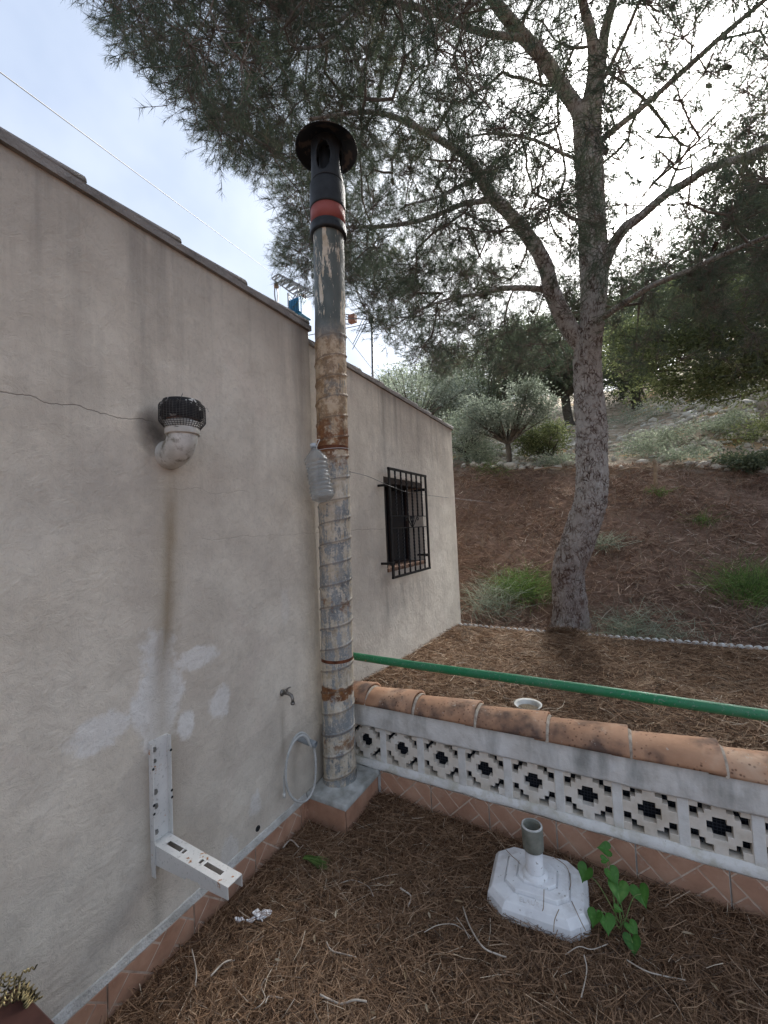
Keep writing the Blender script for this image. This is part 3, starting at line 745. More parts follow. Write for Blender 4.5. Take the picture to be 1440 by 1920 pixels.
# window: frame, sashes, dark glass, brick sill
win = part('window', box(XR-.185, XR-.15, WY0, WY1, WZ1-.05, WZ1), house, M_DARKWOOD)
bm = bmesh.new()
for (a, b, c, d) in ((WY0, WY0+.05, WZ0, WZ1-.05), (WY1-.05, WY1, WZ0, WZ1-.05), (WY0+.05, WY1-.05, WZ0, WZ0+.05), (WY0+.36, WY0+.405, WZ0+.05, WZ1-.05)): bx(bm, XR-.185, XR-.15, a, b, c, d, .003)
def sub(name, g, p, m, **k): return part(name, g, p, m, **k)
sub('frame', bm, win, M_DARKWOOD)
t = Mt('dark_glass', .08, 0, .5); t.color((.012, .013, .016)); M_GLASS = t.m
for (a, b) in ((WY0+.052, WY0+.358), (WY0+.407, WY1-.052)):
    sub('pane', box(XR-.172, XR-.167, a, b, WZ0+.052, WZ1-.052), win, M_GLASS)
t = Mt('brick_sill', .9); p = t.world(); t.color(t.ramp(t.noise(p, 14, 4), (.3, (.10, .05, .03)), (.7, (.26, .16, .11)))); t.bump(t.noise(p, 60), .4, .003); M_SILL = t.m
for i in range(6):
    y0 = WY0+.003+i*.126
    part('sill_brick', box(XR-.15, XR+.012, y0, y0+.118, WZ0+.001, WZ0+.032, bev=.003), house, M_SILL)
# shutter leaf folded against the near jamb
part('shutter', box(XR-.148, XR-.006, WY0+.004, WY0+.03, WZ0+.035, WZ1-.01, bev=.002), house, M_DARKWOOD)
part('lintel_board', box(XR-.148, XR+.004, WY0+.002, WY1-.002, WZ1-.052, WZ1-.004), house, M_DARKWOOD)
# iron grille
XG = -1.5; GY0, GY1, GZ0, GZ1 = 2.785, 3.52, 1.135, 1.995
bm = bmesh.new()
bx(bm, XG-.006, XG+.006, GY0, GY0+.026, GZ0, GZ1); bx(bm, XG-.006, XG+.006, GY1-.026, GY1, GZ0, GZ1)
bx(bm, XG-.008, XG+.008, GY0, GY1, GZ0-.002, GZ0+.016); bx(bm, XG-.008, XG+.008, GY0, GY1, GZ1-.016, GZ1+.002)
grille = part('window_grille', bm, house, M_IRON)
def twisted_bar(y, z0, z1):
    bm = bmesh.new(); n = 70; rings = []
    for i in range(n+1):
        z = z0+(z1-z0)*i/n; u = abs((z-(z0+z1)/2)/((z1-z0)/2))
        tw = 0 if (u > .8) else (z-z0)*55
        rings.append([bm.verts.new((XG+math.cos(tw+PI/4+k*PI/2)*.0085, y+math.sin(tw+PI/4+k*PI/2)*.0085, z)) for k in range(4)])
    for a, b in zip(rings, rings[1:]):
        for k in range(4): bm.faces.new((a[k], a[(k+1) % 4], b[(k+1) % 4], b[k]))
    return bm
zm0, zm1 = 1.522, 1.618
for i in range(1, 7):
    y = GY0+.013+(GY1-GY0-.026)*i/7
    sub('bar', twisted_bar(y, GZ0+.014, zm0), grille, M_IRON); sub('bar', twisted_bar(y, zm1, GZ1-.014), grille, M_IRON)
for z in (zm0, zm1): sub('crossbar', box(XG-.005, XG+.005, GY0+.02, GY1-.02, z-.004, z+.004), grille, M_IRON)
bm = bmesh.new(); yc = (GY0+GY1)/2+.03
for s in (-1, 1):
    pts = [(XG, yc+s*.012, zm0+.006), (XG, yc+s*.05, zm0+.04), (XG, yc+s*.085, zm1-.022), (XG, yc+s*.105, zm1-.008), (XG, yc+s*.125, zm1-.018), (XG, yc+s*.118, zm1-.036), (XG, yc+s*.103, zm1-.030)]
    tube(bm, smooth_path(pts, 5), .0045, 5)
    pts = [(XG, yc+s*.004, zm0+.02), (XG, yc+s*.022, zm0+.05), (XG, yc+s*.040, zm1-.012), (XG, yc+s*.022, zm1-.004), (XG, yc+s*.014, zm1-.022)]
    tube(bm, smooth_path(pts, 5), .0045, 5)
tube(bm, [(XG, yc, zm0), (XG, yc, zm1)], .006, 6)
sub('scroll', bm, grille, M_IRON, smooth=True)
for (y, z) in ((GY1-.05, 1.86), (GY1-.045, 1.265), (GY0+.01, 1.86), (GY0+.01, 1.25)):
    bm = bmesh.new(); bx(bm, XR-.0, XG-.004, y-.009, y+.009, z-.009, z+.009); bx(bm, XG-.010, XG+.010, y-.022, y+.022, z-.012, z+.012)
    sub('fixing_lug', bm, grille, M_IRON)
# drilled hole with dark plug, near the plinth
bm = bmesh.new(); lathe(bm, [(.0, .002), (.009, .002), (.012, .0035), (.013, 0)], (XL, 1.375, .182), (1, 0, 0), 14); part('drain_hole', bm, house, M_BLACK)

# ------------------------------------------------------------------ flue pipe
FC0, FC1 = Vector((-1.392, 1.868, .15)), Vector((-1.318, 1.868, 3.40)); FR = .088
flue = empty('flue_pipe', FC0, 'tall spiral seamed flue pipe with peeling cream paint and rust, standing in the wall corner', 'chimney pipe')
fdir = (FC1-FC0).normalized()
def shell(z0, z1, r0, mat, name, helical=True, th=0.0, label=None, ns=72, res=.007, extra=None):
    """pipe section between heights z0..z1 (flue heights above ground); local object at flue foot"""
    nz_ = max(2, int((z1-z0)/res)); V = []; 
    for i in range(nz_+1):
        z = z0+(z1-z0)*i/nz_; c = (z-.15)
        for k in range(ns):
            a = 2*PI*k/ns; r = r0
            if helical:
                ph = (z/.113-math.atan2(math.sin(a), math.cos(a))/(2*PI)) % 1.0
                r += .0060*math.exp(-((ph-.08)/.045)**2)-.0012*math.exp(-((ph-.17)/.05)**2)
            r += .0012*math.sin(3*a+z*4)+.0008*math.sin(z*31+a*2)
            if extra: r += extra(a, z)
            V.append((math.cos(a)*r, math.sin(a)*r, z))
    F = []
    for i in range(nz_):
        for k in range(ns): F.append((i*ns+k, i*ns+(k+1) % ns, (i+1)*ns+(k+1) % ns, (i+1)*ns+k))
    me = mesh_np(name, np.array(V), np.array(F))
    for p in me.polygons: p.use_smooth = True
    o = link_mesh(name, me, flue, mat)
    sh = Matrix.Identity(4); k = (FC1-FC0)/(FC1.z-FC0.z); sh[0][2] = k.x; sh[1][2] = k.y
    o.matrix_parent_inverse = Matrix.Translation((0, 0, -.15)) ; me.transform(Matrix.Translation((-k.x*.15, -k.y*.15, 0)) @ sh)
    if label: o['label'] = label
    return o
shell(.152, .815, FR, M_FLUE, 'lower_section', label='lowest pipe section, blue grey zinc with cream flakes')
shell(.832, 1.965, FR, M_FLUE, 'middle_section')
shell(1.99, 2.64, FR-.001, M_FLUE, 'upper_section', label='rusty ochre upper section')
shell(2.63, 3.32, FR-.0015, M_FLUE, 'top_tube', helical=False, label='smooth dark grey green tube with cream streaks')
shell(.808, .840, FR-.001, M_RUSTBAND, 'rust_seam', helical=False); shell(1.958, 2.0, FR-.002, M_RUSTBAND, 'rust_seam', helical=False)
shell(.148, .20, FR+.0035, M_FLUE, 'base_ring', helical=False)
def fl(z): return FC0+fdir*((z-.15)/fdir.z)
def flathe(name, prof, mat, sides=48, label=None, zb=0):
    bm = bmesh.new(); lathe(bm, prof, fl(zb), fdir, sides); return part(name, bm, flue, mat, True, label)
flathe('black_ring', [(FR-.004, 0), (FR+.014, .0), (FR+.016, .012), (FR+.014, .055), (FR+.004, .06), (FR-.004, .06)], M_BLACK, zb=3.19)
flathe('red_collar', [(FR+.004, 0), (FR+.010, .0), (FR+.010, .10), (FR+.004, .10)], M_REDCLAMP, zb=3.245, label='faded red collar band')
flathe('cowl_socket', [(FR-.002, 0), (FR+.013, .0), (FR+.014, .012), (FR+.012, .14), (FR+.002, .155), (FR-.004, .155)], M_BLACK, zb=3.335)
# cowl body with oval openings
RB = FR+.004; H0, H1 = 3.49, 3.72
V = []; F = []; ns, nh = 96, 40
def in_hole(a, z):
    for k in range(4):
        c = -PI/2+.38+k*PI/2; d = (a-c+PI) % (2*PI)-PI
        if (d/.46)**2+((z-3.60)/.085)**2 < 1: return True
    return False
bm = bmesh.new(); vs = {}
for i in range(nh+1):
    z = H0+(H1-H0)*i/nh; fr = RB+.0-.004*((i/nh))
    c = fl(z)
    for k in range(ns):
        a = 2*PI*k/ns; vs[i, k] = bm.verts.new(c+Vector((math.cos(a)*fr, math.sin(a)*fr, 0)))
for i in range(nh):
    for k in range(ns):
        if in_hole(2*PI*(k+.5)/ns, H0+(H1-H0)*(i+.5)/nh): continue
        bm.faces.new((vs[i, k], vs[i, (k+1) % ns], vs[i+1, (k+1) % ns], vs[i+1, k]))
cow = part('cowl_body', bm, flue, M_BLACK, True)
sd = cow.modifiers.new('thickness', 'SOLIDIFY'); sd.thickness = .004; sd.offset = -1
flathe('cowl_core', [(.045, 0), (.045, .2), (.0, .2)], M_BLACK, zb=3.49, sides=20)
flathe('hood', [(.002, .060), (.06, .052), (.12, .022), (.168, -.012), (.176, -.020), (.177, -.017), (.122, .030), (.06, .062), (.002, .072)], M_HOOD, zb=3.715, sides=56, label='wide shallow black hood')

# plinth block under the flue
pb = empty('flue_plinth', (-1.37, 1.88, 0), 'tiled block with grey cement top carrying the flue pipe in the corner', 'plinth')
M_CEM = simple('grey_cement_top', (.24, .24, .21), (.55, .55, .53), 11, .85, 0, .6, .006)
part('block', box(-1.499, -1.262, 1.722, 2.05, .0, .128), pb, M_CEM)
bm = bmesh.new()
top = bmesh.ops.create_grid(bm, x_segments=30, y_segments=36, size=.5)
for v_ in bm.verts:
    x, y = v_.co.x, v_.co.y; X = -1.498+(x+.5)*.252; Y = 1.709+(y+.5)*.345
    d = math.hypot(X-FC0.x, Y-FC0.y); z = .152+.020*math.exp(-max(d-.09, 0)/.03)+.004*mnoise.noise(Vector((X*25, Y*25, 0)))
    if v_.is_boundary: z -= .004
    v_.co = Vector((X, Y, z))
bm.edges.ensure_lookup_table()
bd = [e for e in bm.edges if e.is_boundary]; r = bmesh.ops.extrude_edge_only(bm, edges=bd)
for v_ in [g for g in r['geom'] if isinstance(g, bmesh.types.BMVert)]: v_.co.z = .126
part('cement_top', bm, pb, M_CEM, True)
def plain_tile(W, H, th=.010):
    bm = bmesh.new(); bx(bm, 0, W, -th, 0, 0, H, bev=.0015); me = bpy.data.meshes.new('tile'); bm.to_mesh(me); bm.free(); me.materials.append(M_TILE); return me
for (me, loc, rz) in ((plain_tile(.246, .124), (-1.498, 1.722, .004), 0), (plain_tile(.255, .124), (-1.262, 1.714, .004), PI/2), (plain_tile(.066, .124), (-1.262, 1.971, .004), PI/2)):
    o = bpy.data.objects.new('side_tile', me); COL.objects.link(o); o.parent = pb; to_parent_space(o, pb); o.location = loc; o.rotation_euler = (0, 0, rz)

# ------------------------------------------------------------------ low garden wall
YW = 2.044
gw = empty('garden_wall', (.5, 2.1, 0), 'low white garden wall of openwork blocks with tiled foot and clay tile coping', 'wall')
X1 = 3.1
part('foot', box(-1.262, X1, YW+.011, 2.20, -.02, .150), gw, M_WHITE)
for i in range(14):
    x0 = -1.238+i*.3105
    o = bpy.data.objects.new('base_tile', t_low if i % 2 == 0 else t_low); COL.objects.link(o); o.parent = gw; to_parent_space(o, gw); o.location = (x0, YW+.010, .0)
def strip_profile(prof, x0, x1, n, amp, seed):
    bm = bmesh.new(); rows = []
    for i in range(n+1):
        x = x0+(x1-x0)*i/n
        rows.append([bm.verts.new((x, y+amp*mnoise.noise(Vector((x*11, y*37+seed, z*37))), z+amp*1.1*mnoise.noise(Vector((x*9+7, y*31, z*33+seed))))) for (y, z) in prof])
    m = len(prof)
    for a, b in zip(rows, rows[1:]):
        for k in range(m): bm.faces.new((a[k], a[(k+1) % m], b[(k+1) % m], b[k]))
    bm.faces.new(rows[0]); bm.faces.new(rows[-1][::-1]); return bm
part('ledge', strip_profile([(YW+.002, .152), (YW-.006, .160), (YW+.001, .178), (YW+.007, .192), (YW+.020, .196), (YW+.14, .196), (YW+.14, .152)], -1.43, X1, 300, .0045, 1), gw, M_WHITE, True)
part('beam', strip_profile([(YW-.008, .398), (YW-.004, .388), (YW+.15, .388), (YW+.15, .545), (YW-.002, .545), (YW-.010, .520)], -1.43, X1, 240, .005, 5), gw, M_WHITE, True)
PAT = [".XXX.XXX.", "XX.....XX", "X.......X", "X...X...X", "...XXX...", "X...X...X", "X.......X", "XX.....XX", ".XXX.XXX."]
CUT = [0, .15, .25, .28, .38, .62, .72, .75, .85, 1.0]
def lattice_block(W=.231, H=.194, dep=.033):
    n = 9; OW = .190; OH = .189; ox = (W-OW)/2; oz = (H-OH)/2; DL = .0004
    xs = [0]+[ox+OW*q for q in CUT]+[W]; zs = [0]+[oz+OH*q for q in CUT]+[H]
    def solid(i, j):
        if i < 0 or j < 0 or i > n+1 or j > n+1: return False
        if i in (0, n+1) or j in (0, n+1): return True
        return PAT[n-j][i-1] == '.'
    bm = bmesh.new(); cache = {}
    def v(i, j, s):
        if (i, j, s) not in cache:
            hx = sum(di for di in (-1, 1) for dj in (-1, 1) if 0 <= i+(di-1)//2 <= n+1 and 0 <= j+(dj-1)//2 <= n+1 and not solid(i+(di-1)//2, j+(dj-1)//2))
            hz = sum(dj for di in (-1, 1) for dj in (-1, 1) if 0 <= i+(di-1)//2 <= n+1 and 0 <= j+(dj-1)//2 <= n+1 and not solid(i+(di-1)//2, j+(dj-1)//2))
            cache[i, j, s] = bm.verts.new((xs[i]+DL*((hx > 0)-(hx < 0)), 0 if s == 0 else dep, zs[j]+DL*((hz > 0)-(hz < 0))))
        return cache[i, j, s]
    for i in range(n+2):
        for j in range(n+2):
            if not solid(i, j): continue
            bm.faces.new((v(i, j, 0), v(i+1, j, 0), v(i+1, j+1, 0), v(i, j+1, 0))); bm.faces.new((v(i, j, 1), v(i, j+1, 1), v(i+1, j+1, 1), v(i+1, j, 1)))
            for (di, dj, a, b) in ((-1, 0, (i, j), (i, j+1)), (1, 0, (i+1, j+1), (i+1, j)), (0, -1, (i+1, j), (i, j)), (0, 1, (i, j+1), (i+1, j+1))):
                if not solid(i+di, j+dj): bm.faces.new((v(*a, 0), v(*b, 0), v(*b, 1), v(*a, 1)))
    bmesh.ops.remove_doubles(bm, verts=bm.verts, dist=1e-6)
    bmesh.ops.recalc_face_normals(bm, faces=bm.faces)
    ed = [e for e in bm.edges if len(e.link_faces) == 2 and e.calc_face_angle(0) > 1.0 and abs(e.verts[0].co.y) < 1e-6 and abs(e.verts[1].co.y) < 1e-6]
    bmesh.ops.bevel(bm, geom=ed, offset=.0016, segments=1, affect='EDGES')
    me = bpy.data.meshes.new('lattice_block'); bm.to_mesh(me); bm.free(); me.materials.append(M_LATTICE); return me
lb = lattice_block(); PIT = .2325
xb0 = .0615-7*PIT
for i in range(21):
    x0 = xb0+i*PIT
    if x0 < -1.6: continue
    o = bpy.data.objects.new('lattice_block', lb); COL.objects.link(o); o.parent = gw; to_parent_space(o, gw); o.location = (x0-.116, YW+.012+random.uniform(-.0015, .0015), .1965)
for i in range(22):      # white painted pier over each joint
    xj = xb0+i*PIT-.1165
    if xj < -1.42: continue
    bm = bmesh.new(); bx(bm, xj-.019, xj+.019, YW+.0088, YW+.044, .19, .392, bev=.0025); part('pier', bm, gw, M_WHITE)

# netting behind the openings
bm = bmesh.new()
yn = YW+.062
for i in range(int(4.5/.013)):
    x = -1.45+i*.013; bx(bm, x-.0011, x+.0011, yn-.0008, yn+.0008, .19, .40)
for i in range(16):
    z = .195+i*.013; bx(bm, -1.45, X1, yn-.0026, yn-.0010, z-.0011, z+.0011)
o = part('netting', bm, gw, simple('netting_cord', (.03, .035, .045), (.05, .055, .07), 60, .6, bump=0)); o['kind'] = 'stuff'
part('void_backing', box(-1.50, X1, YW+.074, YW+.077, .15, .46), gw, M_VOID)  # black sheet added to stand in for the dark void behind the openings
# coping tiles
ct = barrel_tile(.385, .178, .212, .062, .078, th=.013, n=16); ct.materials.append(M_CAP)
ends = [-1.306, -1.006, -.665, -.328, .004, .320]
while ends[-1] < 3.3: ends.append(ends[-1]+.333)
for i, e in enumerate(ends):
    o = put_tile(ct, 'coping_tile', gw, (e-.385, YW+.068+random.uniform(-.004, .004), .510+.004), 0+random.uniform(-.012, .012), math.radians(-2.0+random.uniform(-.4, .4)), random.uniform(-.02, .02))
    bm = bmesh.new(); 
    prof = [(.093*math.cos(PI*k/12), .062*math.sin(PI*k/12)) for k in range(13)]
bm = bmesh.new()
for e in ends[:-1]:
    rings = []
    for dx in (-.003, .005, .011):
        s = .985 if dx < .008 else .93
        rings.append([bm.verts.new((e+dx, YW+.068-.099*s*math.cos(PI*k/12)+.003*mnoise.noise(Vector((k, e*9, dx*90))), .516+(.0745*s)*math.sin(PI*k/12)+.003*mnoise.noise(Vector((k*1.3, e*5, 4))))) for k in range(13)])
    for a, b in zip(rings, rings[1:]):
        for k in range(12): bm.faces.new((a[k], a[k+1], b[k+1], b[k]))
part('joint_mortar', bm, gw, simple('joint_mortar', (.22, .17, .13), (.50, .44, .36), 34, .95), True)
bm = bmesh.new(); bx(bm, -1.45, X1, YW-.0, YW+.14, .544, .556); part('bedding', bm, gw, M_WHITE)

# retaining back of the terrace
rb = part('terrace_bank', box(-1.599, 7, 2.172, 2.22, -.1, .445), None, M_SOIL); tag(rb, 'earth bank held behind the low wall', kind='structure')

# green rail
a, b = on_y(655, 1228, 2.144), on_y(1440, 1335, 2.144)
d = (b-a).normalized(); p0 = a-d*.17; p1 = a+d*4.6
o = part('green_rail', tube_bm([p0+(p1-p0)*t+Vector((0, 0, -.012*math.sin(PI*t)-.003*math.sin(PI*t*5))) for t in np.linspace(0, 1, 24)], .0225, 20), None, M_GREEN, True)
tag(o, 'green painted pipe rail running level above the low wall', 'rail')

# ------------------------------------------------------------------ vent elbow on the wall
ve = empty('vent_pipe', (XL, .99, 1.86), 'white plastic vent elbow capped with black wire mesh on the plaster wall', 'vent pipe')
vp = Vector((-1.385, .968, 1.86)); rv = .046
pts = [(XL-.01, .990, 1.850), (XL+.02, .985, 1.850), (XL+.062, .976, 1.853), (XL+.098, .970, 1.872), (XL+.115, .968, 1.90), (XL+.117, .968, 1.93)]
pts = smooth_path(pts, 6)
part('elbow', tube_bm(pts, [.058-.005*min(1, i/14) for i in range(len(pts))], 30), ve, M_PVCD, True)
bm = bmesh.new(); vc = Vector((XL+.117, .968, 1.915)); lathe(bm, [(.053, -.008), (.059, -.008), (.060, -.004), (.060, .040), (.053, .044)], vc, (0, 0, 1), 32); part('collar', bm, ve, M_PVC, True)
bm = bmesh.new(); lathe(bm, [(.053, 0), (.054, .014), (.054, .02), (.0, .022)], vc+Vector((0, 0, .038)), (0, 0, 1), 28); part('inner_pipe', bm, ve, simple('rusty_inner', (.02, .016, .014), (.22, .09, .04), 22, .8), True)
bm = bmesh.new()       # mesh cage: wires
cz = vc.z+.015; RC = .072
def cage_r(h):         # h 0..1
    return .060+.019*min(1, h*4) if h < .8 else .079-.020*((h-.8)/.2)**2
HC = .098
for k in range(44):
    a = 2*PI*k/44; tube(bm, [vc+Vector((math.cos(a)*cage_r(h)*(1+.03*math.sin(3*a)), math.sin(a)*cage_r(h)*(1+.03*math.sin(3*a)), .015+HC*h)) for h in np.linspace(0, 1, 9)], .0010, 3, cap=False)
for h in np.linspace(.02, 1, 17):
    n = 30; r = cage_r(h); tube(bm, [vc+Vector((math.cos(2*PI*k/n)*r*(1+.03*math.sin(6*PI*k/n)), math.sin(2*PI*k/n)*r*(1+.03*math.sin(6*PI*k/n)), .015+HC*h)) for k in range(n+1)], .0010, 3, cap=False)
o = part('wire_cage', bm, ve, simple('blackened_wire', (.02, .02, .02), (.07, .065, .06), 40, .6, bump=0)); o['label'] = 'fine dark wire mesh wrapped round the vent mouth'
def cagetop():
    t = Mt('flaking_black_cap', .7); p = t.pos(); c = t.mix(t.ramp(t.noise(p, 26, 4, .6), (.57, 0.), (.60, 1.)), (.012, .012, .013), (.50, .49, .46)); t.color(c); return t.m
bm = bmesh.new(); lathe(bm, [(.060, .050), (.070, .054), (.0735, .062), (.074, .100), (.066, .118), (.03, .128), (.001, .13)], vc, (0, 0, 1), 30)
part('cap', bm, ve, cagetop(), True)
bm = bmesh.new()
for k in range(9):
    a = random.uniform(0, 2*PI); a0 = vc+Vector((math.cos(a)*.066, math.sin(a)*.066, .085)); tube(bm, [a0, a0+Vector((math.cos(a+.3)*.02, math.sin(a+.3)*.02, .02)), a0+Vector((math.cos(a+.5)*.03, math.sin(a+.5)*.03, random.uniform(.0, .04)))], .0008, 3)
pts = [vc+Vector((math.cos(a)*(.055+.006*math.sin(5*a)), math.sin(a)*(.055+.006*math.sin(5*a)), .022+.012*math.sin(2*a))) for a in np.linspace(0, 4*PI, 50)]
tube(bm, pts, .0012, 4)
part('binding_wire', bm, ve, M_WIRE)

# ------------------------------------------------------------------ wall bracket
br = empty('wall_bracket', (XL, .92, .35), 'white painted steel bracket with rusty arm standing out from the wall above the plinth', 'bracket')
by0, by1, bz0, bz1 = .882, .952, .335, .80
bm = bmesh.new(); bx(bm, XL+.0005, XL+.003, by0, by1, bz0+.03, bz1); bx(bm, XL+.003, XL+.026, by0, by0+.0025, bz0, bz1-.005); bx(bm, XL+.003, XL+.026, by1-.0025, by1, bz0+.06, bz1)
part('rail', bm, br, M_BRACKET)
bm = bmesh.new()      # arm: U-channel with slots in the top
ax0, ax1, az = XL+.004, XL+.40, .445
def arm_y(x):
    t = (x-ax0)/(ax1-ax0); return by0+.004-.004*t, by1-.004-.018*t*0-.010*t
nx = 60; slots = [(.045, .125), (.25, .335)]
tv = []
for i in range(nx+1):
    x = ax0+(ax1-ax0)*i/nx; y0, y1 = arm_y(x); row = []
    for t in (0, .36, .64, 1): row.append(bm.verts.new((x, y0+(y1-y0)*t, az)))
    tv.append(row)
for i in range(nx):
    xm = (ax1-ax0)*(i+.5)/nx; ins = any(a < xm < b for a, b in slots) or abs(xm-.139) < .004 or abs(xm-.232) < .005
    for k in range(3):
        if k == 1 and ins: continue
        bm.faces.new((tv[i][k], tv[i][k+1], tv[i+1][k+1], tv[i+1][k]))
for side in (0, 3):
    lo = []
    for i in range(nx+1):
        x = ax0+(ax1-ax0)*i/nx; t = i/nx; dz = .070-.032*t
        if side == 0 and .48 < t < .66: dz -= .006+.004*abs(math.sin(i*2.1))
        lo.append(bm.verts.new((x, tv[i][side].co.y, az-dz)))
    for i in range(nx): bm.faces.new((tv[i][side], tv[i+1][side], lo[i+1], lo[i]))
o = part('arm', bm, br, M_BRACKET, label='slotted arm with rust along its lower edge'); s_ = o.modifiers.new('thickness', 'SOLIDIFY'); s_.thickness = .0024
for (z, r) in ((.765, .0075), (.725, .0055), (.615, .0085), (.565, .0085), (.475, .0075)):
    bm = bmesh.new(); lathe(bm, [(r*1.3, 0), (r*1.3, .0015), (r, .0015), (r, .006), (.0, .006)], (XL+.003, by0+.019, z), (1, 0, 0), 6 if r > .007 else 16); part('bolt', bm, br, simple('bolt_metal', (.18, .18, .17), (.32, .32, .30), 50, .4, .6))
bm = bmesh.new()
for (z, yy) in ((.745, by1), (.60, by1), (.575, by1), (.71, by0), (.585, by0), (.555, by0)):
    lathe(bm, [(.0, .0006), (.0045, .0006), (.005, .0)], (XL+.026, yy+(.0-.0012 if yy == by1 else .0012), z), (1, 0, 0), 10)
part('punched_holes', bm, br, M_BLACK)['kind'] = 'stuff'

# ------------------------------------------------------------------ tap
tp = empty('water_tap', (XL, 1.565, .725), 'small tarnished outdoor tap on the wall left of the flue pipe', 'tap')
bm = bmesh.new(); c = Vector((XL, 1.560, .727)); lathe(bm, [(.0, .0), (.017, .001), (.017, .004), (.009, .006), (.009, .012)], c, (1, 0, 0), 18); part('flange', bm, tp, M_BRASS, True)
bm = bmesh.new(); tube(bm, [c, c+Vector((.045, 0, 0)), c+Vector((.062, .0, -.006)), c+Vector((.068, 0, -.020)), c+Vector((.068, 0, -.036))], [.0075, .0085, .0085, .008, .0072], 14)
lathe(bm, [(.0, .0), (.010, .0), (.011, .006), (.010, .012), (.0085, .012)], c+Vector((.068, 0, -.048)), (0, 0, 1), 14)
part('spout', bm, tp, M_BRASS, True)
bm = bmesh.new(); tube(bm, [c+Vector((.034, 0, .004)), c+Vector((.034, 0, .022))], .006, 10); bx(bm, XL+.030, XL+.038, 1.535, 1.585, .747, .753, bev=.002); part('handle', bm, tp, M_BRASS)

# conduit stub and coiled shower hose
cd = empty('conduit_stub', (XL, 1.665, .445), 'short grey plastic pipe stub poking out of the wall beside the flue', 'pipe')
a, b = Vector((XL-.005, 1.662, .458)), Vector((-1.392, 1.675, .438))
bm = bmesh.new(); tube(bm, [a, b], .0165, 24, cap=False); tube(bm, [b, a+(b-a)*.5], .0135, 24, cap=False); part('pipe_wall', bm, cd, M_GREYPVC, True)
hs = empty('shower_hose', (-1.44, 1.64, .35), 'ribbed grey metal hose hanging in a loop from the grey pipe stub', 'hose')
Pt = [on_x(x, y, xx) for x, y, xx in ((533, 1488, -1.462), (534, 1450, -1.458), (541, 1412, -1.452), (552, 1384, -1.446), (566, 1374, -1.435), (580, 1385, -1.430), (590, 1410, -1.424), (592, 1445, -1.42), (588, 1478, -1.425), (575, 1500, -1.435), (558, 1503, -1.44), (543, 1488, -1.445), (536, 1462, -1.446), (538, 1425, -1.440), (548, 1396, -1.430), (562, 1380, -1.420), (574, 1382, -1.41), (583, 1400, -1.405))]
pp = smooth_path(Pt, 26)
bm = bmesh.new(); tube(bm, pp, [.0058+.0010*math.sin(i*2.0) for i in range(len(pp))], 9); part('ribbed_hose', bm, hs, M_HOSE, True)
bm = bmesh.new(); d = (Pt[0]-Pt[1]).normalized(); tube(bm, [Pt[0]-d*.004, Pt[0]+d*.018], [.0075, .0085], 12); part('hose_nut', bm, hs, M_PVC, True)

# ------------------------------------------------------------------ hanging bottle
bt = empty('plastic_bottle', (-1.30, 1.74, 1.97), 'crinkled clear plastic bottle hung by a string against the flue pipe', 'bottle')
top = on_x(588, 838, -1.335); bot = on_x(606, 938, -1.275); ax = (bot-top); Lb = ax.length; ax.normalize()
t = Mt('cloudy_plastic', .22, 0, .5); t.color((.50, .53, .53)); t.b.inputs['Transmission Weight'].default_value = .6; t.b.inputs['IOR'].default_value = 1.25
t.b.inputs['Alpha'].default_value = .74; t.bump(t.noise(t.pos(), 70, 3), .5, .003)
def botr(h):
    r = .0135 if h < .05 else (.0135+(.056-.0135)*min(1, (h-.05)/.17)**.75)
    if .28 < h < .93: r += .0032*math.sin((h-.28)*2*PI/.075)
    if h > .95: r *= 1-((h-.95)/.05)**2*.35
    return r
bm = bmesh.new(); rings = lathe(bm, [(botr(h), h*Lb) for h in np.linspace(0, 1, 80)], top, ax, 36); bm.faces.new(rings[-1])
for v_ in bm.verts:
    v_.co += Vector((mnoise.noise(v_.co*22), mnoise.noise(v_.co*22+Vector((9, 0, 0))), mnoise.noise(v_.co*22+Vector((0, 9, 0)))))*.005
part('bottle_body', bm, bt, t.m, True)
bm = bmesh.new(); lathe(bm, [(.0, -.016), (.015, -.016), (.016, -.012), (.016, .004), (.013, .004)], top, ax, 24); part('bottle_cap', bm, bt, simple('cap_plastic', (.40, .46, .52), (.50, .56, .60), 8, .4, bump=0), True)
bm = bmesh.new(); e = on_x(600, 824, -1.30); tube(bm, smooth_path([top+ax*.012+Vector((.014, 0, 0)), top.lerp(e, .5)+Vector((.006, 0, -.004)), e], 5), .0022, 6); tube(bm, smooth_path([top+ax*.012, top.lerp(e, .55)+Vector((0, -.004, .012)), e], 5), .0020, 6)
part('string', bm, bt, M_STRING, True); bm = bmesh.new()
kk = FR+.003
tube(bm, [fl(1.975)+Vector((math.cos(a)*kk, math.sin(a)*kk, .006*math.sin(a))) for a in np.linspace(0, 2*PI, 40)], .0016, 5)
part('string_loop', bm, bt, M_STRING, True)

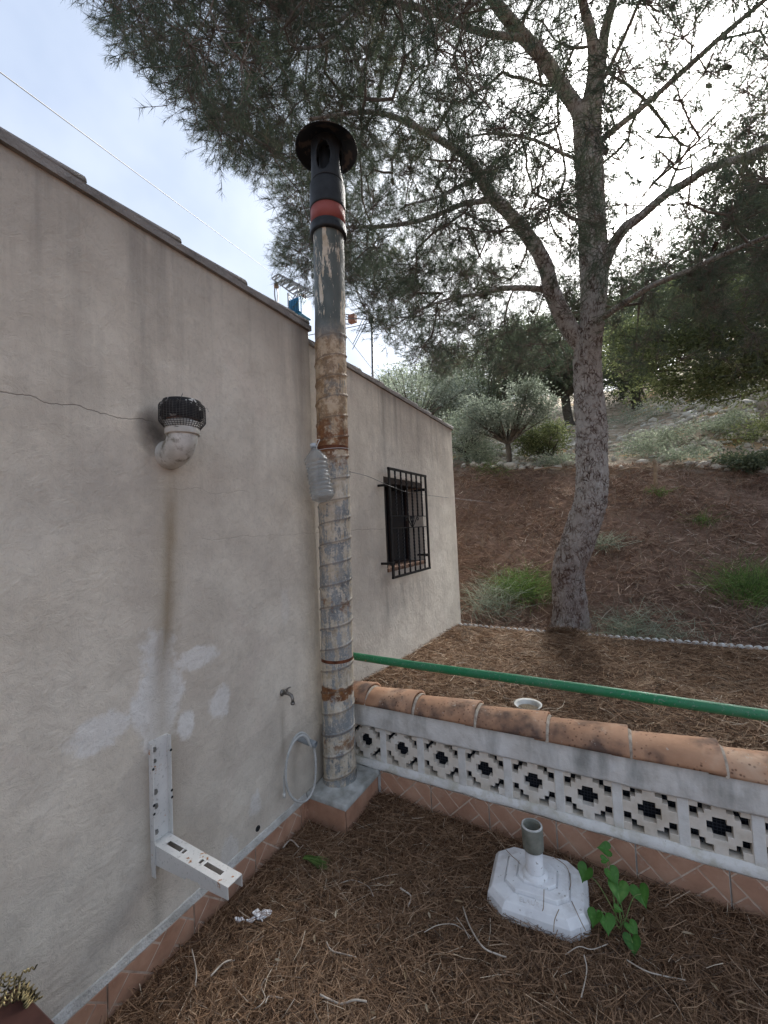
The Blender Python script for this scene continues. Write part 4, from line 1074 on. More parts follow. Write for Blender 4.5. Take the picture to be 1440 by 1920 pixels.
# clothes wire with barbed knot
wr = empty('clothes_wire', (-1.32, 1.95, 1.88), 'thin slack wire with a twisted knot, running from the flue past the window', 'wire')
P = [on_y(622, 873, 1.79), on_y(645, 882, 1.93), on_y(690, 893, 2.35), on_y(730, 911, 2.75), on_y(765, 923, 3.12), on_y(800, 928, 3.6), on_y(855, 935, 4.65), on_y(930, 943, 6.3)]
P = [Vector((max(p.x, -1.56) if p.y < 4.5 else p.x, p.y, p.z)) for p in P]
part('strand', tube_bm(smooth_path(P, 8), .0022, 5), wr, M_WIRE, True)
bm = bmesh.new(); c = on_y(652, 884, 1.98)
tube(bm, [c+Vector((.0, (i-12)*.0022, 0))+Vector((math.cos(i*1.6), 0, math.sin(i*1.6)))*.004 for i in range(25)], .0012, 4)
for d in ((0, .03, .016), (0, -.026, .014), (.01, .018, -.016), (0, .004, .02)): tube(bm, [c, c+Vector(d)], .0010, 4)
part('knot', bm, wr, M_WIRE)

# ------------------------------------------------------------------ parasol base
pbase = empty('parasol_base', (-.352, 1.765, 0), 'white octagonal concrete parasol base with short tube, on the needles before the low wall', 'parasol base')
def pconc():
    t = Mt('white_base_paint', .6, 0, .3); p = t.pos(); n = t.noise(p, 12, 6, .65)
    c = t.ramp(n, (.3, (.66, .665, .68)), (.55, (.78, .79, .80)), (.8, (.83, .84, .85)))
    d = t.math('MULTIPLY', t.ramp(t.noise(p, 7, 5, .65), (.56, 0.), (.68, 1.)), .35); c = t.mix(d, c, (.30, .26, .21))
    sp = t.ramp(t.noise(p, 60, 3), (.66, 0.), (.70, 1.)); c = t.mix(t.math('MULTIPLY', sp, .6), c, (.16, .12, .08))
    t.color(c); t.bump(n, .2, .003); return t.m
M_PB = pconc()
rot = Matrix.Rotation(math.radians(5), 3, 'Z')
def octo(h, ch, z):
    q = [(-h+ch, -h), (h-ch, -h), (h, -h+ch), (h, h-ch), (h-ch, h), (-h+ch, h), (-h, h-ch), (-h, -h+ch)]
    return [rot @ Vector((x, y*.85, 0))+Vector((-.354, 1.785, z)) for x, y in q]
bm = bmesh.new()
levels = [(.186, .065, .0), (.188, .066, .012), (.184, .064, .046), (.170, .060, .067), (.166, .059, .070), (.124, .0445, .0775), (.1225, .0435, .0715), (.1185, .0425, .0715), (.117, .042, .0880), (.114, .041, .0900), (.078, .029, .0925), (.0765, .0285, .0870), (.0735, .028, .0870), (.072, .0275, .099), (.069, .027, .101), (.004, .0015, .102)]
prev = None
for (h, ch, z) in levels:
    ring = [bm.verts.new(c) for c in octo(h, ch, z)]
    if prev:
        for k in range(8): bm.faces.new((prev[k], prev[(k+1) % 8], ring[(k+1) % 8], ring[k]))
    prev = ring
bm.faces.new(prev)
o = part('slab', bm, pbase, M_PB); bv = o.modifiers.new('bevel', 'BEVEL'); bv.width = .0009; bv.segments = 2; bv.limit_method = 'ANGLE'; bv.angle_limit = math.radians(12)
tcx = Vector((-.359, 1.772, .095)); tdir = Vector((-.02, .01, 1)).normalized()
bm = bmesh.new(); lathe(bm, [(.034, .0), (.034, .13), (.030, .13), (.030, .0)], tcx, tdir, 36); lathe(bm, [(.050, -.004), (.050, .010), (.044, .018), (.035, .020)], tcx, tdir, 36); part('tube', bm, pbase, M_PB, True)
bm = bmesh.new(); lathe(bm, [(.035, .105), (.0395, .105), (.041, .115), (.042, .190), (.040, .196), (.034, .196), (.033, .185), (.033, .12)], tcx, tdir, 36); part('collar', bm, pbase, simple('grey_green_collar', (.13, .135, .11), (.25, .25, .21), 26, .7), True, label='worn grey green clamping collar with a whitened rim')
bm = bmesh.new(); lathe(bm, [(.0345, .197), (.0405, .197), (.041, .193)], tcx, tdir, 36); part('collar_rim', bm, pbase, simple('limed_rim', (.35, .35, .33), (.62, .62, .60), 40, .9), True)
# faint raised lettering on the front slope
cu = bpy.data.curves.new('lettering', 'FONT'); cu.body = 'ELAUR'; cu.size = .024; cu.extrude = .0009; cu.align_x = 'CENTER'; cu.space_character = 1.05
tmp = bpy.data.objects.new('tmp', cu); COL.objects.link(tmp); dg = bpy.context.evaluated_depsgraph_get(); me = bpy.data.meshes.new_from_object(tmp.evaluated_get(dg)); bpy.data.objects.remove(tmp)
base_o = rot @ Vector((-.022, -.131, 0))+Vector((-.354, 1.785, .0735))
me.transform(Matrix.Translation(base_o) @ Matrix.Rotation(math.radians(5), 4, 'Z') @ Matrix.Rotation(math.radians(9), 4, 'X'))
part('raised_lettering', me, pbase, simple('soiled_lettering', (.58, .56, .54), (.74, .73, .73), 40, .8, bump=0))

# ------------------------------------------------------------------ bowl on the terrace
bw = empty('white_bowl', (-.46, 2.33, .46), 'small white enamel bowl with dry soil standing behind the coping tiles', 'bowl')
c = Vector((-.462, 2.335, h_terr(-.46, 2.33)+.004)); c.z = max(c.z, .458)
bm = bmesh.new(); lathe(bm, [(.0, .0), (.04, .0), (.046, .006), (.062, .058), (.073, .066), (.073, .069), (.060, .062), (.043, .012), (.0, .010)], c, (0, 0, 1), 36); part('bowl_shell', bm, bw, M_PVC, True)
bm = bmesh.new(); lathe(bm, [(.0, .048), (.03, .052), (.055, .044)], c, (0, 0, 1), 24); part('soil', bm, bw, simple('bowl_soil', (.16, .12, .08), (.28, .23, .16), 30, .95, 0, .9, .01))

# ------------------------------------------------------------------ brown block with wire coil, bottom left
A = on_z(33, 1846, .50); B = on_z(118, 1932, .50); Cc = on_z(-40, 1900, .50)
u = (B-A); w = (Cc-A); A2 = A; bm = bmesh.new()
w2 = Vector((w.x, w.y, 0)).normalized()*.22; u2 = Vector((u.x, u.y, 0)).normalized()*.5
q = [A2, A2+u2, A2+u2+w2, A2+w2]
hi = [bm.verts.new(p) for p in q]; lo = [bm.verts.new(Vector((p.x, p.y, .02))) for p in q]
bm.faces.new(hi); bm.faces.new(lo[::-1])
for k in range(4): bm.faces.new((hi[k], lo[k], lo[(k+1) % 4], hi[(k+1) % 4]))
bmesh.ops.bevel(bm, geom=bm.edges[:], offset=.003, segments=1, affect='EDGES')
def bpaint():
    t = Mt('brown_paint', .6); p = t.pos(); c = t.ramp(t.noise(p, 12, 4), (.3, (.045, .018, .014)), (.7, (.085, .035, .027)))
    c = t.mix(t.ramp(t.noise(p, 28, 2, .5), (.70, 0.), (.71, 1.)), c, (.42, .36, .34)); c = t.mix(t.ramp(t.noise(p, 9, 2, .5), (.68, 0.), (.70, 1.)), c, (.35, .07, .035)); t.color(c); return t.m
o = part('brown_block', bm, None, bpaint()); tag(o, 'chipped dark brown painted block at the lower left corner by the wall', 'block')
cw = empty('wire_coil', A, 'tangle of brassy twisted wire lying on the brown block', 'wire coil')
def gold():
    t = Mt('brassy_wire', .35, .6); p = t.pos(); t.color(t.ramp(t.noise(p, 60, 3), (.4, (.05, .04, .02)), (.6, (.45, .36, .18)))); return t.m
MG = gold()
for k in range(7):
    s = k*.011; pts = []
    pth = [on_z(-30-k*2, 1848+k*9, .515), on_z(8, 1828+k*9, .518), on_z(36+k*1, 1834+k*6, .516), on_z(60-k*2, 1850+k*5, .508), on_z(76-k*4, 1872+k*3, .495)]
    pp = smooth_path(pth, 34); 
    L = 0
    for i, p in enumerate(pp):
        d = (pp[min(i+1, len(pp)-1)]-pp[max(i-1, 0)]).normalized(); a1 = d.orthogonal().normalized(); a2 = d.cross(a1)
        pts.append(p+(a1*math.cos(i*.55+k)+a2*math.sin(i*.55+k))*.0042)
    part('twisted_strand', tube_bm(pts, .0017, 5), cw, MG, True)
pth = [on_z(30, 1838, .52), on_z(46, 1822, .53), on_z(56, 1818, .53), on_z(70, 1812, .535)]
pp = smooth_path(pth, 10); part('loose_end', tube_bm([p+Vector((0, 0, .004*math.sin(i*.9))) for i, p in enumerate(pp)], .0018, 5), cw, MG, True)

# ------------------------------------------------------------------ corrugated edging at the back of the terrace
bm = bmesh.new(); rows = []
n = 1400; xe0, xe1 = -1.59, 5.5; lam = .0595
for i in range(n+1):
    x = xe0+(xe1-xe0)*i/n; a = (x % lam)/lam
    z = .396+.028*abs(math.sin(PI*a))**.8+.011*fbm(np.array(x), np.array(0.), 2.2, 6, 2)
    y = 4.47+.012*math.cos(2*PI*a)
    rows.append([bm.verts.new(c) for c in ((x, y-.012, z-.10), (x, y-.012, z-.003), (x, y-.004, z), (x, y+.010, z-.004), (x, y+.012, z-.10))])
for a, b in zip(rows, rows[1:]):
    for k in range(4): bm.faces.new((a[k], a[k+1], b[k+1], b[k]))
o = part('wavy_edging', bm, None, M_EDGE, True); tag(o, 'white wavy edging strip between the terrace and the litter slope', 'edging')
# litter creeping over part of it
def h_over(x, y): return .385+.03*np.exp(-((x+.50)**2)/.015)+.0*y
scatter_litter('pine_litter', 'pine needles heaped over a gap in the white wavy edging at the trunk', 1600, -.66, -.30, 4.40, 4.52, h_over, M_LITTER, W=.005, L=(.05, .12), depth=.03, tilt=.4)

# ------------------------------------------------------------------ main pine
YT = 4.95
pine = empty('pine_tree', (-.47, YT, .2), 'large pine with curved scaly trunk and wide crown overhanging the yard and roof', 'tree')
# (px, py, width px, distance y)
def limb_pts(lst): return [on_y(a, b, y) for a, b, w, y in lst], [max(w, 2)*.5/FPX*(-((np.array(on_y(a, b, y))-EYE) @ R)[2])*.83 for a, b, w, y in lst]
LIMBS = {}
LIMBS['trunk'] = [(1071, 1215, 84, YT), (1070, 1183, 76, YT), (1069, 1139, 68, YT), (1065, 1072, 63, YT), (1079, 1028, 64, YT), (1094, 983, 64, YT), (1107, 939, 60, YT), (1110, 894, 59, YT), (1109, 850, 57, YT), (1109, 806, 57, YT), (1105, 761, 55, YT), (1102, 717, 51, YT), (1101, 672, 50, YT), (1104, 640, 48, YT), (1110, 600, 44, YT-.02), (1110, 540, 42, YT-.04), (1107, 480, 42, YT-.06), (1104, 400, 42, YT-.1), (1100, 310, 44, YT-.14), (1096, 240, 46, YT-.2), (1094, 205, 44, YT-.24)]
LIMBS['l1'] = [(1098, 655, 36, YT), (1074, 625, 36, YT-.03), (1057, 596, 36, YT-.08), (1036, 550, 33, YT-.2), (1021, 495, 31, YT-.35), (993, 447, 29, YT-.5), (957, 403, 27, YT-.65), (924, 370, 26, YT-.8), (904, 338, 22, YT-.95), (884, 305, 19, YT-1.1), (850, 278, 15, YT-1.3), (760, 228, 12, YT-1.8), (690, 210, 10, YT-2.2), (580, 224, 7, YT-2.7)]
LIMBS['stem2'] = [(1108, 630, 30, YT+.08), (1122, 580, 30, YT+.14), (1128, 503, 28, YT+.16), (1124, 420, 28, YT+.15), (1120, 330, 28, YT+.12), (1116, 260, 27, YT+.06), (1118, 200, 26, YT-.05), (1126, 120, 25, YT-.15), (1134, 60, 22, YT-.25), (1150, 0, 18, YT-.4), (1170, -90, 12, YT-.7), (1190, -200, 7, YT-1.1)]
LIMBS['l2'] = [(1096, 225, 34, YT-.2), (1080, 200, 32, YT-.26), (1061, 173, 30, YT-.34), (1021, 113, 30, YT-.55), (981, 68, 28, YT-.75), (940, 20, 26, YT-1.0), (890, -50, 22, YT-1.4), (820, -140, 15, YT-2.0), (740, -240, 8, YT-2.7)]
LIMBS['c'] = [(1094, 215, 32, YT-.22), (1108, 175, 32, YT-.25), (1114, 120, 28, YT-.35), (1108, 60, 22, YT-.5), (1092, 0, 18, YT-.7), (1085, -90, 12, YT-1.1), (1075, -220, 6, YT-1.6)]
LIMBS['r1'] = [(1132, 500, 26, YT+.15), (1142, 474, 25, YT+.15), (1155, 450, 24, YT+.14), (1172, 427, 23, YT+.12), (1202, 405, 20, YT+.1), (1247, 366, 19, YT), (1287, 342, 18, YT-.1), (1327, 316, 17, YT-.2), (1383, 298, 15, YT-.35), (1440, 274, 13, YT-.5), (1560, 230, 9, YT-.8), (1700, 170, 5, YT-1.2)]
LIMBS['r2'] = [(1122, 268, 14, YT+.1), (1135, 256, 13, YT+.1), (1174, 225, 13, YT+.05), (1214, 193, 12, YT), (1263, 149, 12, YT-.1), (1303, 113, 12, YT-.2), (1367, 56, 11, YT-.4), (1440, -5, 9, YT-.6), (1540, -90, 6, YT-1)]
LIMBS['r3'] = [(1118, 604, 15, YT-.02), (1135, 592, 14, YT-.08), (1166, 572, 13, YT-.2), (1222, 536, 12, YT-.4), (1283, 511, 12, YT-.6), (1343, 483, 11, YT-.8), (1440, 443, 9, YT-1.1), (1560, 400, 6, YT-1.5)]
LIMBS['b1'] = [(1040, 556, 15, YT-.15), (1013, 542, 13, YT-.2), (940, 541, 12, YT-.4), (900, 552, 9, YT-.6), (860, 556, 7, YT-.8), (800, 575, 5, YT-1.1), (740, 610, 3, YT-1.4)]
LIMBS['b2'] = [(930, 372, 15, YT-.8), (900, 378, 12, YT-.9), (870, 382, 11, YT-1.05), (800, 410, 10, YT-1.4), (725, 424, 9, YT-1.8), (655, 426, 6, YT-2.1), (590, 440, 3, YT-2.35)]
LIMBS['b3'] = [(900, 335, 12, YT-.97), (870, 345, 10, YT-1.1), (825, 368, 7, YT-1.4), (760, 385, 4, YT-1.8)]
LIMBS['b4'] = [(985, 72, 14, YT-.75), (900, 60, 13, YT-1.1), (800, 20, 12, YT-1.5), (690, 0, 11, YT-2.0), (625, 45, 9, YT-2.3), (550, 40, 8, YT-2.6), (495, 35, 6, YT-2.85), (440, 50, 5, YT-3.0), (340, 48, 3, YT-3.2)]
LIMBS['b5'] = [(690, 4, 8, YT-2.0), (645, 50, 7, YT-2.2), (600, 85, 6, YT-2.35), (530, 97, 5, YT-2.6), (460, 120, 3, YT-2.85)]
LIMBS['b6'] = [(1098, 300, 8, YT-.14), (1060, 290, 7, YT-.3), (1000, 262, 6, YT-.5), (930, 250, 5, YT-.8), (850, 262, 3, YT-1.2)]
LIMBS['b7'] = [(1094, 190, 10, YT-.3), (1130, 150, 9, YT-.5), (1165, 80, 8, YT-.7), (1200, 0, 6, YT-1.0), (1240, -100, 4, YT-1.4)]
LIMBS['b8'] = [(1128, 470, 8, YT+.1), (1110, 430, 8, YT+.0), (1050, 390, 7, YT-.2), (1060, 320, 5, YT-.4), (1040, 230, 4, YT-.6)]
LIMBS['b9'] = [(1250, 366, 7, YT), (1272, 310, 5, YT-.05), (1310, 250, 4, YT-.15), (1370, 190, 3, YT-.3), (1440, 130, 2, YT-.5)]
def bark_jit(amp):
    def f(p, a):
        q = Vector((p.x*1.0+math.cos(a)*.22, p.y+math.sin(a)*.22, p.z*.5))*25
        d, _ = mnoise.voronoi(q)
        return amp*(min(d[1]-d[0], .5)*1.3-.35)+amp*.55*mnoise.noise(q*1.7)+.05*math.sin(a*2+p.z)*(1 if amp > .05 else 0)
    return f
nodes = []   # (pos, radius) attach points
for nm, lst in LIMBS.items():
    P, r = limb_pts(lst)
    if nm == 'trunk': r = [q*1.10 for q in r]
    per = 22 if nm == 'trunk' else (9 if nm in ('l1', 'l2', 'stem2', 'c', 'r1') else 6)
    pp, rr = smooth_path(P, per, r)
    if nm == 'trunk':
        rr = [q*(1+.28*max(0, 1-(p.z-.3)/.22)**2) for p, q in zip(pp, rr)]
        part('trunk', tube_bm(pp, rr, 84, cap=False, jitter=bark_jit(.085)), pine, M_BARK, True)
    else:
        big = nm in ('l1', 'l2', 'stem2', 'c', 'r1')
        part('limb', tube_bm(pp, rr, 30 if big else 10, jitter=bark_jit(.09 if big else .05)), pine, M_BARK, True)
    for p, q in zip(pp, rr):
        if p.z > 3.4: nodes.append((np.array(p), q))
# knots on the trunk
for (px, py, s) in ((1134, 800, 14), (1136, 885, 13)):
    bm = bmesh.new(); c = on_y(px-6, py, YT-.02); bmesh.ops.create_icosphere(bm, subdivisions=3, radius=s/FPX*4.6, matrix=Matrix.Translation(c) @ Matrix.Diagonal((.75, .8, 1.5, 1)))
    for v_ in bm.verts: v_.co += (v_.co-c)*.35*mnoise.noise(v_.co*14)
    part('knot', bm, pine, M_BARK, True)

# crown: density over the sky as seen from the yard
def density(px, py):
    d = np.full(px.shape, .75)
    # left silhouette polyline: x of boundary at given y
    by = np.array([-400, -150, 0, 60, 110, 200, 310, 340, 400, 430, 440, 470, 500, 545, 570, 640, 680, 740])
    bxx = np.array([150, 165, 190, 212, 245, 335, 425, 478, 520, 530, 500, 505, 520, 575, 650, 725, 770, 860])
    b = np.interp(py, by, bxx); ed = np.clip((px-b)/26., 0, 1)
    d = np.where((px < 820) & (py < 330), .60, d)
    d = np.where((px >= 820) & (px < 1060) & (py < 250), .48, d)
    d = np.where((px < 900) & (py >= 330) & (py < 560), .42, d)
    d = np.where((px > 640) & (px < 960) & (py >= 470) & (py < 570), .50, d)
    d = np.where((px >= 880) & (px < 1090) & (py >= 250) & (py < 560), .38, d)
    d = np.where((px < 1050) & (py >= 560) & (py < 700), .30, d)
    d = np.where((px >= 1060) & (px < 1200) & (py < 250), .36, d)
    d = np.where((px >= 1130) & (py < 560), .42, d)
    d = np.where((px >= 1140) & (px < 1330) & (py >= 150) & (py < 430), .19, d)
    d = np.where((px >= 1200) & (py < 120), .28, d)
    d = np.where((px >= 1140) & (py >= 430) & (py < 600), .34, d)
    d = np.where((px >= 1050) & (py >= 600), .10, d)
    d = np.where((py > 700), .0, d)
    ll = py-(560+ (px-560)*.52); d = np.where((px < 900) & (ll > 60), 0, d)
    return d*ed
CC = np.array([-.5, 4.5, 5.2]); RA = np.array([4.6, 4.3, 3.0])
cand = RNG.normal(0, 1, (60000, 3)); cand = unit(cand)*(RNG.uniform(.12, 1, 60000)**(1/2.6))[:, None]
cand = CC+cand*RA
cand = cand[(cand[:, 2] > 3.2)]
# hollow interior near the trunk axis, foliage sits towards the shell
px, py, dep = project(cand)
inf = (dep > .3) & (px > -150) & (px < 1560) & (py > -500) & (py < 900)
den = np.where(inf, density(px, py), .04)
den = np.where(dep < .3, .10, den)
dist = np.linalg.norm(cand-EYE, axis=1)
keep = (RNG.uniform(0, 1, len(cand)) < den*.24*np.clip((dist-1.8)/1.2, 0, 1))
cl = cand[keep]
rp = np.sqrt((cl[:, 0]+.3)**2+(cl[:, 1]-4.9)**2); cl = cl[(rp > .5) | (cl[:, 2] > 6)]
# clear of the flue hood
cl = cl[np.linalg.norm(cl-np.array([-1.3, 1.87, 3.7]), axis=1) > .75]
print('clusters', len(cl))
# grow branchlets
def nearest_limb(cl):
    kd = KDTree(len(nodes)); [kd.insert(Vector(n[0]), i) for i, n in enumerate(nodes)]; kd.balance()
    return np.array([kd.find(Vector(c))[2] for c in cl])
order = np.argsort(nearest_limb(cl)); cl = cl[order]
npos = [n[0] for n in nodes]; npar = [-1]*len(nodes); base_n = len(nodes); nw = [0.]*len(nodes)
tips = []
kd = None; pend = []
def rebuild():
    k = KDTree(len(npos)); [k.insert(Vector(p), i) for i, p in enumerate(npos)]; k.balance(); return k
kd = rebuild()
for ci, c in enumerate(cl):
    if ci % 30 == 0: kd = rebuild()
    target = Vector(c)
    best = None
    for co, idx, dd in kd.find_n(target, 6):
        # prefer parents lying closer to the trunk than the cluster
        pr = math.hypot(co.x+.3, co.y-4.9); cr = math.hypot(c[0]+.3, c[1]-4.9); cost = dd+max(0, pr-cr)*.8
        if best is None or cost < best[0]: best = (cost, idx, co)
    _, idx, co = best; par = idx; L = (target-co).length
    k = max(2, int(L/.16)); sag = Vector((RNG.normal(0, .05), RNG.normal(0, .05), RNG.normal(-.06, .05)))*L*1.3
    for i in range(1, k+1):
        t = i/k; p = co.lerp(target, t)+sag*(t*(1-t)*2)
        p = np.array(p)+RNG.normal(0, .008, 3)
        npos.append(p); npar.append(par); nw.append(0.); par = len(npos)-1
    tips.append(par)
for tpi in tips: nw[tpi] += 1
for i in range(len(npos)-1, base_n-1, -1):
    if npar[i] >= 0: nw[npar[i]] += nw[i]
NP = np.array(npos); NPAR = np.array(npar); NW = np.array(nw)
e = np.arange(base_n, len(NP)); A_ = NP[NPAR[e]]; B_ = NP[e]
rB = np.minimum(.0017*np.maximum(NW[e], 1)**.46, .016); rA = np.where(NPAR[e] >= base_n, np.minimum(.0017*np.maximum(NW[NPAR[e]], 1)**.46, .016), rB*1.15)
def sticks(A, B, ra, rb, sides=4):
    D = unit(B-A); U = unit(np.cross(D, RNG.normal(0, 1, A.shape))); W = np.cross(D, U); V = []
    for (c, r) in ((A, ra), (B, rb)):
        for k in range(sides):
            a = 2*PI*k/sides; V.append(c+(U*math.cos(a)+W*math.sin(a))*r[:, None])
    V = np.stack(V, 1).reshape(-1, 3); b = (np.arange(len(A))*2*sides)[:, None]
    F = np.concatenate([b+np.array([[k, (k+1) % sides, sides+(k+1) % sides, sides+k]]) for k in range(sides)], 0); return V, F
V, F = sticks(A_, B_, rA, rB)
part('branchlets', mesh_np('branchlets', V, F), pine, M_TWIG)['kind'] = 'stuff'
# shoots with needles
nt = len(tips); T = NP[tips]; DT = unit(T-NP[NPAR[tips]])
SH = 15
c = np.repeat(T, SH, 0); d = np.repeat(DT, SH, 0)
dist_t = np.linalg.norm(T-EYE, axis=1)
s0 = c+RNG.normal(0, .055, c.shape)
sd_ = unit(d*.8+RNG.normal(0, .62, c.shape)+np.array([0, 0, .22])); sl_ = RNG.uniform(.10, .24, len(c))
s1 = s0+sd_*sl_[:, None]
V, F = sticks(c, s0, np.full(len(c), .0022), np.full(len(c), .0018), 3); V2, F2 = sticks(s0, s1, np.full(len(c), .0020), np.full(len(c), .0012), 3)
part('twigs', mesh_np('twigs', np.concatenate([V, V2]), np.concatenate([F, F2+len(V)])), pine, M_TWIG)['kind'] = 'stuff'
NN = 25
b = np.repeat(s0, NN, 0); dd = np.repeat(sd_, NN, 0); ll = np.repeat(sl_, NN)
t_ = RNG.uniform(.25, 1.0, len(b))**.7; base = b+dd*(ll*t_)[:, None]
nd = unit(dd*1.0+unit(RNG.normal(0, 1, b.shape))*.85); nl = RNG.uniform(.055, .095, len(b)); side = unit(np.cross(nd, RNG.normal(0, 1, b.shape)))
w = .0014
V = np.stack([base-side*w, base+side*w, base+nd*nl[:, None]], 1).reshape(-1, 3); F = np.arange(len(V)).reshape(-1, 3)
cr_ = np.repeat(np.clip(RNG.normal(.45, .2, nt), 0, 1), SH*NN)+RNG.normal(0, .12, len(b))
print('needles', len(F))
o = part('needle_foliage', mesh_np('needles', V, F, np.repeat(np.clip(cr_, 0, 1), 3)), pine, M_NEEDLE); o['kind'] = 'stuff'
# cones
bm = bmesh.new(); bmesh.ops.create_icosphere(bm, subdivisions=2, radius=.028, matrix=Matrix.Diagonal((.75, .75, 1.35, 1)))
for i, v_ in enumerate(bm.verts): v_.co *= 1+.22*math.sin(i*2.4)
cme = bpy.data.meshes.new('pine_cone'); bm.to_mesh(cme); bm.free(); cme.materials.append(M_CONE)
vis = np.where((NP[:, 2] > 3.4))[0]; pxn, pyn, dn = project(NP)
sel = [i for i in vis if dn[i] > 3.2 and 700 < pxn[i] < 1440 and 0 < pyn[i] < 620 and i >= base_n]
for i in RNG.choice(sel, min(110, len(sel)), replace=False):
    o = bpy.data.objects.new('pine_cone', cme); COL.objects.link(o); o.parent = pine; to_parent_space(o, pine)
    o.location = NP[i]+RNG.normal(0, .02, 3); o.rotation_euler = RNG.uniform(0, 3, 3)

# ------------------------------------------------------------------ other trees and shrubs
def pull_root(o, loc): pass
def bush_tree(name, label, cat, base, blobs, nclump, nleaf, size, mat, barkm=None, asp=.45, needle=False, group=None, trunk_r=.08, clump=.22, hang=0., wood=True, shade=.5):
    """base: foot position; blobs: list of (centre, radii, weight)"""
    base = Vector(base); root = empty(name, base, label, cat, group)
    ws = np.array([b[2] for b in blobs], float); ws /= ws.sum(); cs = []
    for (c, r, _), m in zip(blobs, (ws*nclump).astype(int)):
        q = unit(RNG.normal(0, 1, (m, 3)))*(RNG.uniform(.1, 1, m)**.45)[:, None]
        lump = 1+.18*np.sin(q[:, 0:1]*5+c[0])*np.cos(q[:, 1:2]*4+c[1])
        cs.append(np.array(c)+q*np.array(r)*lump)
    cs = np.concatenate(cs)
    n = len(cs)*nleaf; cc = np.repeat(cs, nleaf, 0); P = cc+RNG.normal(0, 1, (n, 3))*clump*np.array([1, 1, .6])*RNG.uniform(.3, 1, (n, 1))
    rn = np.repeat(np.clip(RNG.normal(.45, .25, len(cs)), 0, 1), nleaf)+RNG.normal(0, .13, n)
    sz = RNG.uniform(.7, 1.3, n)*size
    dirs = unit(P-cc+RNG.normal(0, .5*clump, (n, 3)))
    V, F, r = leafquads(P, sz, np.clip(rn, 0, 1), asp, dirs, hang)
    o = part('crown', mesh_np('crown', V, F, r), root, mat)
    if wood:
        cen = Vector(np.mean(cs, 0)); bm = bmesh.new()
        fork = base.lerp(cen, .38); fork.x += RNG.normal(0, .05)
        tube(bm, smooth_path([base-Vector((0, 0, .15)), base.lerp(fork, .5)+Vector((RNG.normal(0, .04), 0, 0)), fork], 4), [trunk_r*1.25]*2+[trunk_r]*7, 9)
        part('trunk', bm, root, barkm or M_OLIVEBARK, True)
        bm = bmesh.new(); 
        for i in RNG.choice(len(cs), min(46, len(cs)), replace=False):
            e_ = Vector(cs[i]); m1 = fork.lerp(e_, .45)+Vector(RNG.normal(0, .10, 3))*float(np.mean(blobs[0][1]))*.4
            pth = smooth_path([fork, m1, e_], 4); tube(bm, pth, [trunk_r*(.42*(1-j/len(pth))+.05) for j in range(len(pth))], 5, cap=False)
        part('limbs', bm, root, barkm or M_OLIVEBARK, True)
    return root
def at(px, py, y): return on_y(px, py, y)
def rad(px, y, pxc=1150, pyc=700):
    p = np.array(at(pxc, pyc, y)); d = -((p-EYE) @ R)[2]; return px/FPX*d
def foot(x, y): return (x, y, float(h_hill(np.array(x), np.array(y)))-.03)
# olive at the crest
c = at(953, 795, 8.6); b = at(953, 868, 8.6)
bush_tree('olive_tree', 'small silvery olive tree standing on the crest left of the pine trunk', 'tree', (b.x, 8.6, b.z-.03),
   [(at(930, 790, 8.6), (.72, .6, .36), 1.0), (at(1000, 765, 8.5), (.42, .4, .42), .7), (at(900, 775, 8.7), (.5, .5, .36), .7), (at(985, 735, 8.5), (.35, .3, .25), .35)], 250, 46, .055, M_OLIVE, trunk_r=.055, clump=.13)
bush_tree('shrub', 'dense green bush right of the olive tree on the rubble bank', 'shrub', foot(-1.0, 9.3), [(at(1012, 825, 9.3), (.62, .5, .36), 1)], 90, 70, .055, M_OAK, clump=.14, trunk_r=.03)
bush_tree('shrub', 'grey green bush growing against the far corner of the house', 'shrub', foot(-3.0, 9.3), [(at(868, 815, 9.3), (.75, .5, .55), 1), (at(900, 850, 9.2), (.5, .4, .3), .5)], 130, 70, .055, M_SAGE, clump=.16, trunk_r=.03)
# trees behind the olive
bush_tree('tree', 'pale feathery tree showing above the far end of the roof', 'tree', foot(-5.6, 11.5),
   [(at(790, 735, 11.5), (1.25, 1., .95), 1), (at(745, 725, 11.5), (.7, .6, .65), .35), (at(850, 740, 11.5), (1.0, .8, .8), .8)], 230, 34, .085, M_OLIVE, clump=.22, trunk_r=.07)
bush_tree('tree', 'dusky green tree rising behind the olive tree', 'tree', foot(-3.6, 13.5),
   [(at(930, 690, 13.5), (1.9, 1.2, 1.4), 1), (at(870, 760, 13.5), (1.6, 1.2, 1.0), .8), (at(1000, 640, 13.5), (1.4, 1.0, 1.0), .6)], 380, 60, .10, M_NEEDLE_FAR, clump=.26, asp=.22, trunk_r=.13)
bush_tree('tree', 'dark pine directly behind the leaning trunk of the big pine', 'tree', foot(-1.1, 15.5),
   [(at(1050, 625, 15.5), (2.1, 1.3, 1.3), 1), (at(1060, 700, 15.5), (1.6, 1.1, .8), .6)], 380, 60, .11, M_NEEDLE_FAR, clump=.28, asp=.22, trunk_r=.15)
bush_tree('tree', 'shadowy grey pine right of the trunk beyond the rubble bank', 'tree', foot(1.0, 17.5),
   [(at(1170, 690, 17.5), (2.2, 1.5, 1.6), 1), (at(1210, 600, 17.5), (2.4, 1.5, 1.4), .8)], 360, 60, .12, M_NEEDLE_FAR, clump=.30, asp=.22, trunk_r=.16)
